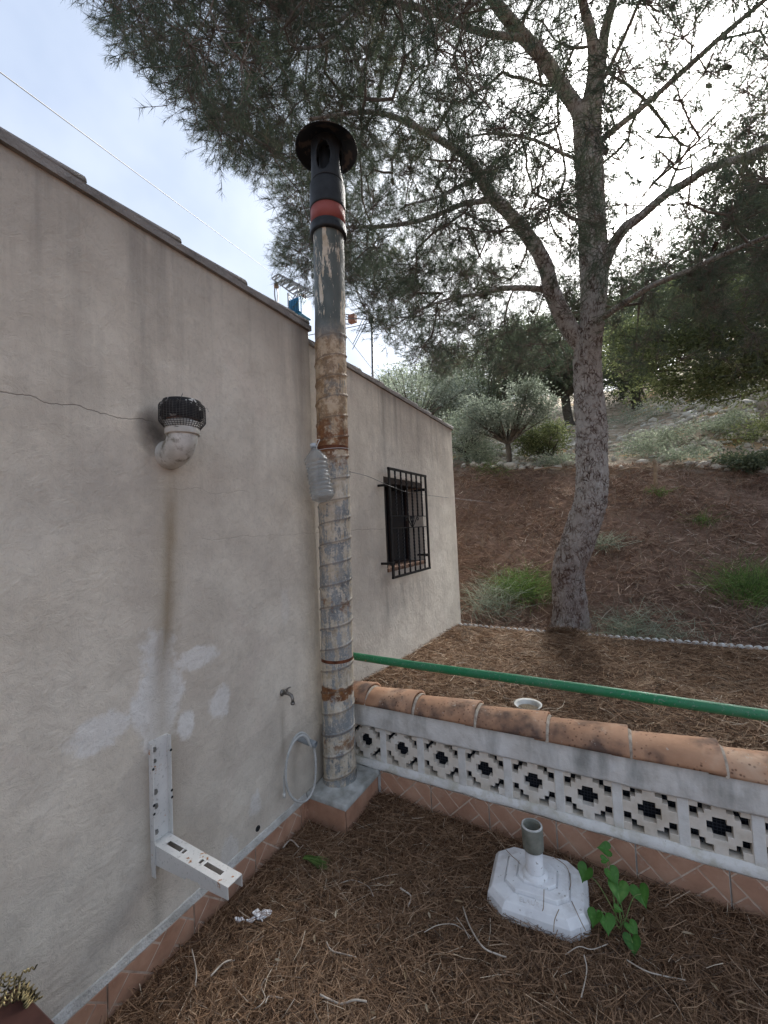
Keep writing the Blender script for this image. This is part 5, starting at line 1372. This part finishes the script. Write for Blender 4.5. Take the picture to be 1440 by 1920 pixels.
# low yellow-green tree hanging over the bank on the right
oak = bush_tree('oak_tree', 'broad olive green tree drooping low over the bank at the right', 'tree', foot(4.6, 10.6),
   [(at(1300, 660, 9.6), (1.45, .9, .85), 1.2), (at(1400, 640, 9.4), (1.3, .9, 1.05), 1.2), (at(1210, 640, 9.8), (1.0, .7, .6), .6), (at(1340, 580, 9.8), (1.5, .9, .8), 1.0), (at(1330, 720, 9.3), (.75, .5, .35), .5), (at(1480, 600, 9.5), (1.3, 1., 1.3), .9)], 620, 62, .062, M_OAK, clump=.19, trunk_r=.13)
bush_tree('pine_tree', 'tall dark pine filling the right edge behind the oak', 'tree', foot(4.8, 11.5),
   [(at(1450, 430, 11.5), (2.1, 1.6, 1.9), 1.2), (at(1340, 500, 11.5), (1.9, 1.2, 1.0), .8), (at(1490, 300, 11.5), (1.6, 1.4, 1.6), 1.0), (at(1250, 560, 11.5), (1.5, 1.0, .7), .4)], 800, 60, .10, M_NEEDLE_FAR, M_BARK, clump=.24, asp=.16, trunk_r=.2)
# wood further back, each tree its own
k = 0
WLB = ['']+['dark pine of the back wood, '+q for q in ['far left behind the house', 'left behind the house', 'behind the house ridge', 'behind the far house corner', 'behind the olive tree', 'directly behind the big trunk', 'just right of the big trunk', 'behind the oak tree', 'right behind the oak', 'at the far right', 'deeper in the wood behind the house corner', 'deeper in the wood behind the trunk', 'deeper in the wood behind the oak', 'deepest at the far right', 'low one left of the feathery tree', 'nearest one, right of the oak']]
WL = ['far round topped pine at the back of the hill', 'far leaning pine at the back of the hill', 'far low pine at the back of the hill']
for (x, y, s) in ((-14, 22, 1.1), (-10.5, 24, 1.2), (-7.5, 21, 1.), (-4.6, 20, 1.1), (-2.2, 22, 1.2), (.6, 21, 1.2), (3.4, 20, 1.1), (6.2, 19, 1.2), (9, 18, 1.25), (12, 17, 1.3), (-5.6, 27, 1.4), (1.8, 27, 1.5), (7.5, 25, 1.6), (14, 22, 1.5), (-9, 16.5, .8), (8.3, 13.5, 1.1)):
    z = float(h_hill(np.array(x), np.array(y))); k += 1
    bush_tree('pine_tree', WLB[k], 'tree', (x, y, z-.1), [((x, y, z+1.7*s), (2.1*s, 1.4*s, 1.7*s), 1), ((x+.5, y, z+3.1*s), (1.3*s, 1.0*s, .9*s), .35)], 150, 60, .16, M_NEEDLE_FAR, M_BARK, clump=.36, asp=.24, trunk_r=.14, group='pines of the wood behind the hill')
# grey scrub on the bank
SCR = [(1190, 848, 9.6, .52, .26, 'round grey green scrub bush right of the pine trunk on the rubble'), (1245, 832, 10.2, .5, .24, 'grey scrub bush second to the right of the trunk'), (1318, 815, 10.5, .62, .22, 'wide grey green scrub bush in the middle of the rubble bank'), (1372, 800, 10.8, .45, .2, 'green scrub bush high on the rubble bank at the right'), (1035, 868, 8.7, .42, .16, 'low grey scrub on the crest left of the pine trunk'), (1300, 880, 8.9, .5, .16, 'pale low scrub on the crest right of the wooden stake'), (1425, 815, 9.8, .5, .3, 'green bush at the right edge of the rubble bank'), (1195, 770, 13.5, .9, .35, 'dark bush at the foot of the wood right of the trunk'), (1000, 770, 13, .8, .4, 'dark bush behind the olive tree')]
for (px_, py_, y_, rx, rz, lb_) in SCR:
    p = at(px_, py_, y_); zz = float(h_hill(np.array(p.x), np.array(y_)))
    bush_tree('scrub_bush', lb_, 'shrub', (p.x, y_, zz), [((p.x, y_, zz+rz*.7), (rx, rx*.7, rz), 1)], 30, 55, .045, M_SAGE if rx != .5 or px_ < 1400 else M_OAK, clump=.13, wood=False)
bush_tree('scrub_bush', 'dark dry bush on the crest at the right edge', 'shrub', foot(2.0, 8.6), [(at(1420, 868, 8.6), (.5, .4, .17), 1)], 60, 60, .06, M_NEEDLE_FAR, clump=.12, wood=False)

# grass tufts and weeds
def tuft(name, label, base, n, L, spread, mat, W=.004, lean=(0, 0, 0), cat='grass tuft', rr=.05):
    base = np.array(base, float); P = base+np.stack([RNG.normal(0, rr, n), RNG.normal(0, rr, n), np.zeros(n)], 1)
    P[:, 2] = h_hill(P[:, 0], P[:, 1])-.01 if base[1] > 4.5 else base[2]
    D = unit(np.stack([RNG.normal(0, spread, n), RNG.normal(0, spread, n), np.ones(n)], 1)+np.array(lean)); Lg = RNG.uniform(.5, 1, n)*L
    curl = np.stack([D[:, 0]*.5, D[:, 1]*.5, -RNG.uniform(.1, .6, n)], 1)
    V, F, r = strips(P, D, Lg, np.full(n, W), curl, RNG.uniform(0, 1, n), 4, up=RNG.normal(0, 1, (n, 3)))
    me = mesh_np(name, V, F, r); return tag(link_mesh(name, me, None, mat), label, cat)
tuft('grass_tuft', 'bright green feathery tuft left of the pine foot', (-1.03, 5.35, 0), 900, .42, .75, M_GRASS, .005, rr=.13)
tuft('grass_tuft', 'grey green stalky tuft at the far corner of the house', (-1.35, 5.1, 0), 420, .46, .6, M_SAGE, .005, rr=.16)
tuft('grass_tuft', 'green tuft with dry stems at the right edge of the slope', (1.22, 5.45, 0), 700, .48, .55, M_GRASS, .005, rr=.14)
tuft('grass_tuft', 'straw coloured dead stems at the right edge behind the white edging', (1.20, 4.85, 0), 160, .36, .5, M_DRYGRASS, .005, rr=.12)
tuft('grass_tuft', 'thin grey green sprigs just right of the pine foot', (.06, 4.85, 0), 420, .30, .7, M_SAGE, .0045, rr=.13)
tuft('grass_tuft', 'sparse sprigs behind the white edging right of the pine', (.42, 4.75, 0), 260, .22, .8, M_SAGE, .0045, rr=.16)
tuft('grass_tuft', 'small green sprig halfway up the slope right of the trunk', (-.12, 6.3, 0), 200, .30, .8, M_SAGE, .006, rr=.08)
tuft('grass_tuft', 'small green sprig high on the slope near the stake', (.62, 7.6, 0), 120, .22, .6, M_GRASS, .007, rr=.06)
tuft('grass_tuft', 'green sprig on the upper slope below the stony bank', (1.05, 6.9, 0), 120, .24, .6, M_GRASS, .006, rr=.06)
tuft('grass_tuft', 'yellow green grass patch below the olive tree', (-2.1, 8.5, 0), 500, .22, .8, M_GRASS, .007, rr=.22)
n = 4200; x = RNG.uniform(-4, 6, n); y = RNG.uniform(4.7, 8.5, n); P = np.stack([x, y, h_hill(x, y)], 1)
D = np.stack([RNG.normal(0, .6, n), RNG.normal(0, .6, n), np.ones(n)], 1); V, F, r = strips(P, D, RNG.uniform(.05, .22, n), np.full(n, .006), RNG.normal(0, .4, (n, 3)), RNG.uniform(0, 1, n), 3, up=RNG.normal(0, 1, (n, 3)))
tag(link_mesh('dry_stalks', mesh_np('dry_stalks', V, F, r), None, M_DRYGRASS), 'sparse dead stalks sticking up across the litter slope', 'dry stalks', kind='stuff')

# rocks: stuff for the gravelly rubble, single stones that can be told apart
def rock_mesh(seed, sub=1):
    bm = bmesh.new(); bmesh.ops.create_icosphere(bm, subdivisions=sub, radius=1)
    for v_ in bm.verts: v_.co *= 1+.45*mnoise.noise(v_.co*1.6+Vector((seed*5.1, 0, 0)))
    me = bpy.data.meshes.new('rock'); bm.to_mesh(me); bm.free(); return me
tmpm = rock_mesh(3, 1); v0 = np.array([v_.co[:] for v_ in tmpm.vertices]); f0 = np.array([p.vertices[:] for p in tmpm.polygons])
n = 9500; x = RNG.uniform(-5, 9, n); y = 8.45+RNG.uniform(0, 1, n)**1.5*7.5; k_ = fbm(x, y, 1.4, 8, 6) > RNG.normal(.1, .5, n); x, y = x[k_], y[k_]; n = len(x)
s = .022+RNG.exponential(.028, n); a = RNG.uniform(0, 2*PI, n); ca, sa = np.cos(a)[:, None], np.sin(a)[:, None]
sc = np.stack([s*RNG.uniform(.7, 1.4, n), s*RNG.uniform(.7, 1.3, n), s*RNG.uniform(.4, .8, n)], 1)
lv = v0[None]*sc[:, None]; V = np.stack([lv[..., 0]*ca-lv[..., 1]*sa, lv[..., 0]*sa+lv[..., 1]*ca, lv[..., 2]], -1)+np.stack([x, y, h_hill(x, y)+s*.15], 1)[:, None]
F = (f0[None]+(np.arange(n)*len(v0))[:, None, None]).reshape(-1, 3)
tag(link_mesh('rubble', mesh_np('rubble', V.reshape(-1, 3), F), None, M_ROCK), 'loose pale limestone rubble scattered over the bank', 'rubble', kind='stuff')
RKL = ['pale stone at the crest left of the pine trunk', 'stone high on the bank left of the trunk', 'stone midway up the bank left of the trunk', 'large white rock under the oak at the top of the bank', 'largest white rock at the top right of the bank', 'white rock between the two big ones at the top right', 'stone at the right edge below the white rocks', 'big white rock at the far right top of the bank', 'flat stone low on the bank below the grey scrub', 'smaller stone right of the flat one below the grey scrub', 'stone beside the house corner on the crest', 'stone at the right end of the bank by the green bush', 'stone behind the crest between two scrub bushes', 'leftmost small stone at the house corner', 'small stone just right of the pine trunk', 'stone above the round grey bush', 'stone just left of the pine trunk halfway up the bank']
rm = [rock_mesh(i, 2) for i in range(5)]
for m in rm: m.materials.append(M_ROCK)
for i, (px_, py_, y_, s_) in enumerate([(1045, 886, 8.5, .13), (1070, 800, 11, .16), (1060, 820, 10.2, .13), (1330, 745, 13, .3), (1400, 740, 12.6, .34), (1365, 752, 12.4, .26), (1425, 770, 11.5, .2), (1415, 745, 12, .3), (1240, 868, 9, .10), (1268, 862, 9.2, .08), (890, 878, 8.55, .10), (1410, 812, 10.4, .16), (1300, 860, 9.3, .09), (870, 884, 8.5, .08), (1150, 850, 9.4, .08), (1215, 795, 11.4, .14), (1075, 845, 9.6, .08)]):
    p = at(px_, py_, y_); zz = float(h_hill(np.array(p.x), np.array(y_)))
    o = bpy.data.objects.new('rock', rm[i % 5]); COL.objects.link(o); o.location = (p.x, y_, zz+s_*.1); o.scale = (s_, s_*.8, s_*.5); o.rotation_euler = (.2*i, .1*i, i*1.3)
    tag(o, RKL[i], 'rock', 'larger pale stones on the bank')
# stake, fallen branches
a = at(1232, 936, 7.75); a.z = float(h_hill(np.array(a.x), np.array(7.75)))-.05
o = part('wooden_stake', tube_bm([a, a+Vector((.0, .02, .22)), a+Vector((.01, .0, .42)), a+Vector((-.01, 0, .52))], [.035, .03, .028, .03], 9), None, M_STAKE, True); tag(o, 'cut wooden stump standing like a stake on the upper slope', 'stake')
for (x0, y0, x1_, y1_, yy, r_, lb_) in ((1160, 880, 1225, 893, 8.35, .016, 'long fallen branch on the crest right of the trunk'), (1000, 880, 1080, 886, 8.35, .015, 'fallen branch on the crest left of the trunk'), (1058, 862, 1078, 852, 9.1, .022, 'short pale log beside the pine trunk on the bank'), (1330, 873, 1440, 852, 9.0, .014, 'thin bent branch on the bank at the right'), (1120, 1010, 1162, 1030, 6.1, .008, 'thin dry branch on the slope beside the trunk')):
    p, q = at(x0, y0, yy), at(x1_, y1_, yy); p.z = max(float(h_hill(np.array(p.x), np.array(yy)))+.03, p.z-.1); q.z = max(float(h_hill(np.array(q.x), np.array(yy)))+.03, q.z-.1)
    m_ = (p+q)/2+Vector((0, 0, .06)); o = part('fallen_branch', tube_bm(smooth_path([p, m_, q], 6), [r_]*7+[r_*.6]*6, 7), None, M_STAKE, True); tag(o, lb_, 'branch')

# ------------------------------------------------------------------ climbing weed beside the parasol base
wd = empty('heart_leaf_weed', on_z(1150, 1730, .02), 'bright green heart leaved creeper beside the parasol base', 'plant')
def heart(c, nrm_, tipd, s, fold=.34):
    nrm_ = Vector(nrm_).normalized(); td = Vector(tipd); td = (td-nrm_*td.dot(nrm_)).normalized(); sd = nrm_.cross(td); bm = bmesh.new(); out = []
    N = 22
    for i in range(N):
        a = 2*PI*i/N; r = (1-.55*abs(math.cos(a/2+PI/2))**.0*0)
        x = 16*math.sin(a)**3/17; yv = -(13*math.cos(a)-5*math.cos(2*a)-2*math.cos(3*a)-math.cos(4*a))/15
        out.append((x*.92, yv*.95))
    mid = [(0, -.45), (0, 0.0), (0, .5)]
    lift = lambda x, yv: fold*abs(x)*s-.10*s*(yv**2)+.03*s*math.sin(6*x+3*yv)
    vs_ = [bm.verts.new(Vector(c)+sd*(x*s)+td*(yv*s)+nrm_*lift(x, yv)) for x, yv in out]; cv = bm.verts.new(Vector(c)+nrm_*0)
    in_ = [bm.verts.new(Vector(c)+sd*(x*s*.5)+td*(yv*s*.5)+nrm_*lift(x*.5, yv*.5)*.9) for x, yv in out]
    for i in range(N):
        j = (i+1) % N; bm.faces.new((vs_[i], vs_[j], in_[j], in_[i])); bm.faces.new((in_[i], in_[j], cv))
    return bm
LV = [(1135, 1592, .21, .030, (.2, -.6, .8), (-.2, .2, -.3)), (1098, 1636, .155, .037, (-.35, -.6, .6), (-.1, -.1, -1)), (1148, 1640, .15, .034, (.3, -.5, .6), (.2, 0, -.8)), (1160, 1668, .115, .043, (.1, -.6, .8), (.0, -.3, -1)), (1202, 1676, .10, .041, (-.3, -.6, .8), (.4, .1, -.9)), (1116, 1720, .075, .033, (-.4, -.4, .8), (-.1, -.5, -.7)), (1136, 1728, .065, .038, (.3, -.4, .9), (.1, -.6, -.6)), (1185, 1740, .055, .027, (.1, -.5, .9), (.2, .0, -.6)), (1186, 1768, .04, .034, (-.1, -.5, .9), (.15, -.4, -.9)), (1158, 1705, .07, .018, (0, -.3, 1), (1, 0, 0)), (1133, 1612, .185, .018, (0, -.5, .8), (1, 0, .3))]
root_ = on_z(1165, 1740, .015); lastp = root_; lastbm = bmesh.new()
for i, (px_, py_, z_, s_, n_, td_) in enumerate(LV):
    c = on_z(px_, py_, z_)
    bm = heart(c, n_, td_, s_); me = bpy.data.meshes.new('leaf'); bmesh.ops.recalc_face_normals(bm, faces=bm.faces); bm.to_mesh(me); bm.free()
    at_ = me.attributes.new('rnd', 'FLOAT', 'POINT'); vv = RNG.normal(random.uniform(.1, .6), .08, len(me.vertices)); vv[23:] += .18; vv[24::2] += .12; at_.data.foreach_set('value', np.clip(vv, 0, 1).astype(np.float32))
    part('leaf', me, wd, M_LEAFG, True)
    tube(lastbm, smooth_path([root_+Vector((RNG.normal(0, .01), RNG.normal(0, .01), 0)), root_.lerp(c, .6)+Vector((0, .015, .02)), c], 5), .0016, 5)
part('stems', lastbm, wd, simple('green_stem', (.10, .16, .05), (.20, .28, .09), 30, .7, bump=0), True)

# small stuff lying on the yard
bp = None
o = tuft('green_needle_tuft', 'fresh yellow green pine tuft lying on the brown needles near the plinth', (-1.31, 1.48, .045), 90, .08, .22, M_GRASS, .0035, lean=(1.7, .2, -.55), cat='pine tuft', rr=.006)
bm = bmesh.new()
for (px_, py_, s_) in ((448, 1725, .013), (456, 1722, .008), (470, 1722, .011), (484, 1714, .017), (496, 1714, .017), (490, 1722, .011), (505, 1712, .012)):
    c = on_z(px_, py_, .026); r = bmesh.ops.create_icosphere(bm, subdivisions=2, radius=s_, matrix=Matrix.Translation(c) @ Matrix.Diagonal((1.3, .8, .4, 1)))
    for v_ in r['verts']: v_.co += Vector((mnoise.noise(v_.co*60), mnoise.noise(v_.co*60+Vector((3, 3, 3))), mnoise.noise(v_.co*70)))*.012
o = part('white_fragment', bm, None, simple('bright_white_shard', (.75, .76, .80), (.88, .88, .9), 20, .35), True); tag(o, 'crumpled bright white scrap half buried in the brown needles', 'scrap')
TWL = ['pale forked twig curving just left of the parasol base', 'short crooked twig below the scrap, middle of the yard litter', 'wavy pale twig at the bottom middle of the litter', 'looped pale twig left of the wavy one at the bottom', 'small pale twig crossing the looped twig', 'long pale root curving down from the left side of the parasol base', 'bent pale twig just in front of the parasol base', 'long pale twig under the green creeper', 'short hooked twig between plinth and parasol base', 'thin twig in front of the tiled plinth', 'upright straight twig below the parasol base corner', 'tiny curled twig close to the flue plinth', 'twig end touching the litter beside the parasol base left corner', 'thin twig near the wall tiles below the bracket', 'short twig at the lower left of the litter near the wall tiles']
PBL = ['long grey twig leaning on the left of the parasol tube', 'short upright twig on the front step of the parasol base', 'thin twig hanging over the front edge of the parasol base', 'twig crossing the right corner of the parasol base', 'bent twig along the back right step of the parasol base']
wire_pts = [[(795, 1748), (820, 1735), (850, 1733), (870, 1745), (883, 1757)], [(612, 1766), (622, 1782), (650, 1790), (668, 1795)], [(600, 1865), (620, 1875), (640, 1882), (665, 1875), (688, 1878)], [(498, 1835), (490, 1850), (497, 1870), (488, 1885), (476, 1892)], [(530, 1872), (505, 1868), (498, 1880)], [(868, 1700), (880, 1735), (905, 1775), (935, 1790), (950, 1795)], [(1060, 1790), (1085, 1775), (1110, 1780), (1140, 1770)], [(1175, 1800), (1210, 1820), (1245, 1830), (1285, 1838)], [(750, 1665), (770, 1680), (765, 1700)], [(640, 1655), (662, 1650), (690, 1662), (700, 1680)], [(1090, 1870), (1100, 1820), (1095, 1790)], [(530, 1590), (545, 1575), (560, 1588)], [(880, 1760), (870, 1740), (856, 1720)], [(360, 1780), (368, 1820), (366, 1850)], [(395, 1830), (420, 1805), (440, 1800)]]
for k, w_ in enumerate(wire_pts):
    P = [on_z(a, b, .036+.012*math.sin(i*1.7+k)) for i, (a, b) in enumerate(w_)]; L_ = sum((P[i+1]-P[i]).length for i in range(len(P)-1))
    o = part('dry_twig', tube_bm(smooth_path(P, 6), .0016+.0007*(k % 3), 5), None, M_TWIGPALE, True); tag(o, TWL[k], 'twig', 'pale twigs on the yard litter')
# twigs on the parasol base
for k, w_ in enumerate([[(920, 1560, .15), (955, 1600, .11), (975, 1620, .10), (983, 1648, .10)], [(1020, 1668, .105), (1019, 1700, .092), (1017, 1708, .088)], [(1048, 1705, .085), (1040, 1725, .075), (1038, 1748, .05)], [(1072, 1690, .08), (1088, 1725, .075), (1098, 1745, .04)], [(1040, 1608, .09), (1062, 1625, .09), (1070, 1650, .09), (1068, 1668, .09)]]):
    o = part('dry_twig', tube_bm(smooth_path([on_z(a, b, c) for a, b, c in w_], 6), .0015, 5), None, M_STAKE, True); tag(o, PBL[k], 'twig', 'twigs on the parasol base')
DLL = ['small dry leaf directly right of the white scrap in the middle of the litter', 'small dry yellowish leaf beside the long pale root left of the parasol base', 'small dry leaf at the bottom, below the creeper and the base', 'small dry leaf at the bottom edge under the front corner of the parasol base', 'small dry leaf near the crossed pale twigs at the bottom left', 'small dry leaf at the bottom centre edge of the litter', 'small dry leaf between the tiled plinth and the parasol base', 'small dry leaf touching the left foot of the parasol base', 'small dry leaf near the bottom right corner of the litter', 'small dry leaf at the lower right beside the long pale twig', 'small dry leaf above and right of the white scrap', 'small dry leaf in the lower middle near the wavy twig', 'small dry leaf in the bottom right corner', "small dry leaf at the bottom, left of the base's front corner", 'small dry leaf at the very bottom left of the litter by the wall tiles', 'small dry leaf right of the green creeper', 'small dry leaf at the very bottom, left of centre', 'small dry leaf just below the white scrap']
for k, (px_, py_) in enumerate([(630, 1713), (805, 1716), (1155, 1855), (1060, 1850), (485, 1870), (800, 1890), (735, 1655), (860, 1690), (1340, 1850), (1230, 1840), (590, 1760), (760, 1830), (1390, 1880), (950, 1860), (420, 1900), (1290, 1750), (700, 1900), (520, 1800)]):
    c = on_z(px_, py_, .04); a = RNG.uniform(0, 2*PI); L_ = RNG.uniform(.010, .021); w_ = L_*.28; d = Vector((math.cos(a), math.sin(a), .1)); s_ = Vector((-math.sin(a), math.cos(a), .3)); bm = bmesh.new()
    q = [bm.verts.new(c-d*L_), bm.verts.new(c-d*L_*.3+s_*w_), bm.verts.new(c+d*L_*.4+s_*w_*.8), bm.verts.new(c+d*L_), bm.verts.new(c+d*L_*.4-s_*w_*.8+Vector((0, 0, .004))), bm.verts.new(c-d*L_*.3-s_*w_+Vector((0, 0, .004)))]; m0 = bm.verts.new(c+Vector((0, 0, -.002)))
    for i in range(6): bm.faces.new((q[i], q[(i+1) % 6], m0))
    me = bpy.data.meshes.new('dry_leaf'); bm.to_mesh(me); bm.free(); at_ = me.attributes.new('rnd', 'FLOAT', 'POINT'); at_.data.foreach_set('value', np.full(len(me.vertices), random.random(), np.float32))
    tag(part('dry_leaf', me, None, M_DRYLEAF), DLL[k], 'leaf', 'dry leaves on the yard litter')

# ------------------------------------------------------------------ antenna, pylon and cables behind the roof
M_STEEL = simple('grey_steel', (.16, .17, .18), (.28, .29, .30), 10, .5, .4)
an = empty('tv_antenna', (-3.43, 6.0, 2.7), 'grey television antenna on a mast behind the roof, right of the flue', 'antenna')
YA = 6.0
part('mast', tube_bm([at(698, 760, YA)-Vector((0, 0, .6)), at(697, 597, YA)], .02, 10), an, M_STEEL, True)
bm = bmesh.new(); tube(bm, [at(640, 588, YA), at(655, 597, YA), at(720, 600, YA+.4)], .010, 6); tube(bm, [at(697, 598, YA), at(680, 572, YA-.2), at(668, 545, YA-.4)], .011, 6); part('boom', bm, an, M_STEEL)
for (a, b) in (((688, 594), (662, 645)), ((690, 600), (661, 655)), ((683, 592), (668, 625)), ((686, 590), (655, 560)), ((693, 590), (668, 540)), ((698, 588), (672, 548))):
    part('element', tube_bm([at(*a, YA), at(*b, YA-.25)], .0065, 5), an, M_STEEL)
bm = bmesh.new(); c = at(661, 598, YA+.1); bx(bm, c.x-.07, c.x+.07, c.y-.05, c.y+.05, c.z-.07, c.z+.07, .008); part('junction_box', bm, an, simple('terracotta_plastic', (.30, .15, .11), (.40, .21, .16), 12, .7)); c = at(697, 600, YA); bm = bmesh.new(); bx(bm, c.x-.045, c.x+.045, c.y-.04, c.y+.04, c.z-.06, c.z+.06, .006); part('clamp', bm, an, M_BLACK)
bm = bmesh.new()
for k in range(3): tube(bm, [at(632, 588+k*9, YA+.1), at(655, 590+k*9, YA+.1)], .010, 5)
part('rung', bm, an, M_STEEL)
py = empty('utility_pylon', (-11.6, 14, 0), 'steel lattice power pylon with a blue transformer, peeking over the roof left of the flue', 'pylon')
YP = 14.0
tl, tr = at(553, 560, YP), at(562, 560, YP); wv_ = .55
cx_ = (tl.x+tr.x)/2; zt_ = at(556, 552, YP).z
legs = [(cx_-wv_/2, YP-wv_/2), (cx_+wv_/2, YP-wv_/2), (cx_+wv_/2, YP+wv_/2), (cx_-wv_/2, YP+wv_/2)]
for (x, y) in legs: part('leg', tube_bm([(x, y, 0), (x, y, zt_)], .045, 4), py, M_STEEL)
bm = bmesh.new(); z = 6.
while z < zt_-.3:
    for k in range(4):
        a, b = legs[k], legs[(k+1) % 4]; tube(bm, [(*a, z), (*b, z+.55)], .022, 4); tube(bm, [(*b, z), (*a, z+.55)], .022, 4)
    z += .55
part('bracing', bm, py, M_STEEL); 
A1, A2, A3, A4 = at(517, 527, YP), at(529, 519, YP), at(585, 548, YP), at(556, 556, YP)
bm = bmesh.new()
for dy in (-.25, .25):
    o_ = Vector((0, dy, 0)); tube(bm, [A2+o_, A3+o_], .05, 4); tube(bm, [A1+o_, A4+o_], .035, 4); tube(bm, [A1+o_, A2+o_], .03, 4)
    for t0 in np.linspace(.0, .9, 6): tube(bm, [A2.lerp(A3, t0)+o_, A1.lerp(A4, min(1, t0+.12))+o_], .022, 4); tube(bm, [A1.lerp(A4, min(1, t0+.12))+o_, A2.lerp(A3, t0+.1)+o_], .022, 4)
part('crossarm', bm, py, M_STEEL)
bm = bmesh.new(); 
for (a, b) in (((518, 530), (522, 541)),):
    p, q = at(*a, YP), at(*b, YP)
    lathe(bm, [(.02, 0), (.12, .03), (.05, .06), (.12, .10), (.05, .13), (.11, .17), (.02, .2)], p-Vector((0, 0, .25)), (0, 0, 1), 12)
part('insulator', bm, py, simple('brown_ceramic', (.10, .07, .06), (.2, .15, .13), 10, .4)); bm = bmesh.new(); tube(bm, smooth_path([at(516, 530, YP), at(515, 552, YP), at(519, 571, YP), at(521, 552, YP), at(519, 542, YP)], 5), .03, 5); part('jumper_cable', bm, py, M_STEEL)
M_BLUE = simple('blue_transformer_paint', (.02, .13, .26), (.04, .20, .36), 4, .5)
c0, c1 = at(566, 566, YP-.6), at(566, 600, YP-.6)
bm = bmesh.new(); bx(bm, c0.x-.28, c0.x+.28, YP-1.0, YP-.35, c1.z, c0.z, .03)
for k in range(7):
    x = c0.x-.27+k*.085; bx(bm, x, x+.03, YP-1.12, YP-1.0, c1.z+.08, c0.z-.1)
part('transformer', bm, py, M_BLUE, label='blue transformer tank hung on the pylon')
bm = bmesh.new()
for k in range(3): lathe(bm, [(.03, 0), (.07, .04), (.04, .08), (.07, .12), (.04, .16), (.06, .2), (.02, .24)], (c0.x-.18+k*.18, YP-.7, c0.z-.01), (0, 0, 1), 10)
part('bushing', bm, py, simple('dark_red_ceramic', (.12, .03, .025), (.18, .05, .04), 10, .4))
M_DARKCABLE = simple('cable_black', (.02, .02, .022), (.04, .04, .045), 10, .6, bump=0)
def cable(name, pts, r, label): return tag(part(name, tube_bm(pts, r, 5), None, M_DARKCABLE, True), label, 'cable')
e0 = at(520, 520, YP); e1 = on_x(0, 135, -6.0); dd_ = (e1-e0); 
pts = [e0+dd_*t+Vector((0, 0, -1.0*(t)*(1-t)*0)) for t in np.linspace(0, 1.8, 20)]
cable('power_cable', pts, .008, 'thin dark power cable crossing the sky from the pylon over the roof')
cable('power_cable', [at(600, 575, 20), at(640, 618, 20), at(695, 688, 20), at(720, 722, 20)], .016, 'faint cable dropping behind the antenna mast above the roof')
cable('antenna_cable', smooth_path([at(560, 632, YA), at(640, 617, YA), at(697, 605, YA), at(760, 588, YA+.5), at(860, 560, YA+1.4)], 5), .007, 'dark cable running from the antenna mast into the pine crown')
print('objects', len(bpy.data.objects))
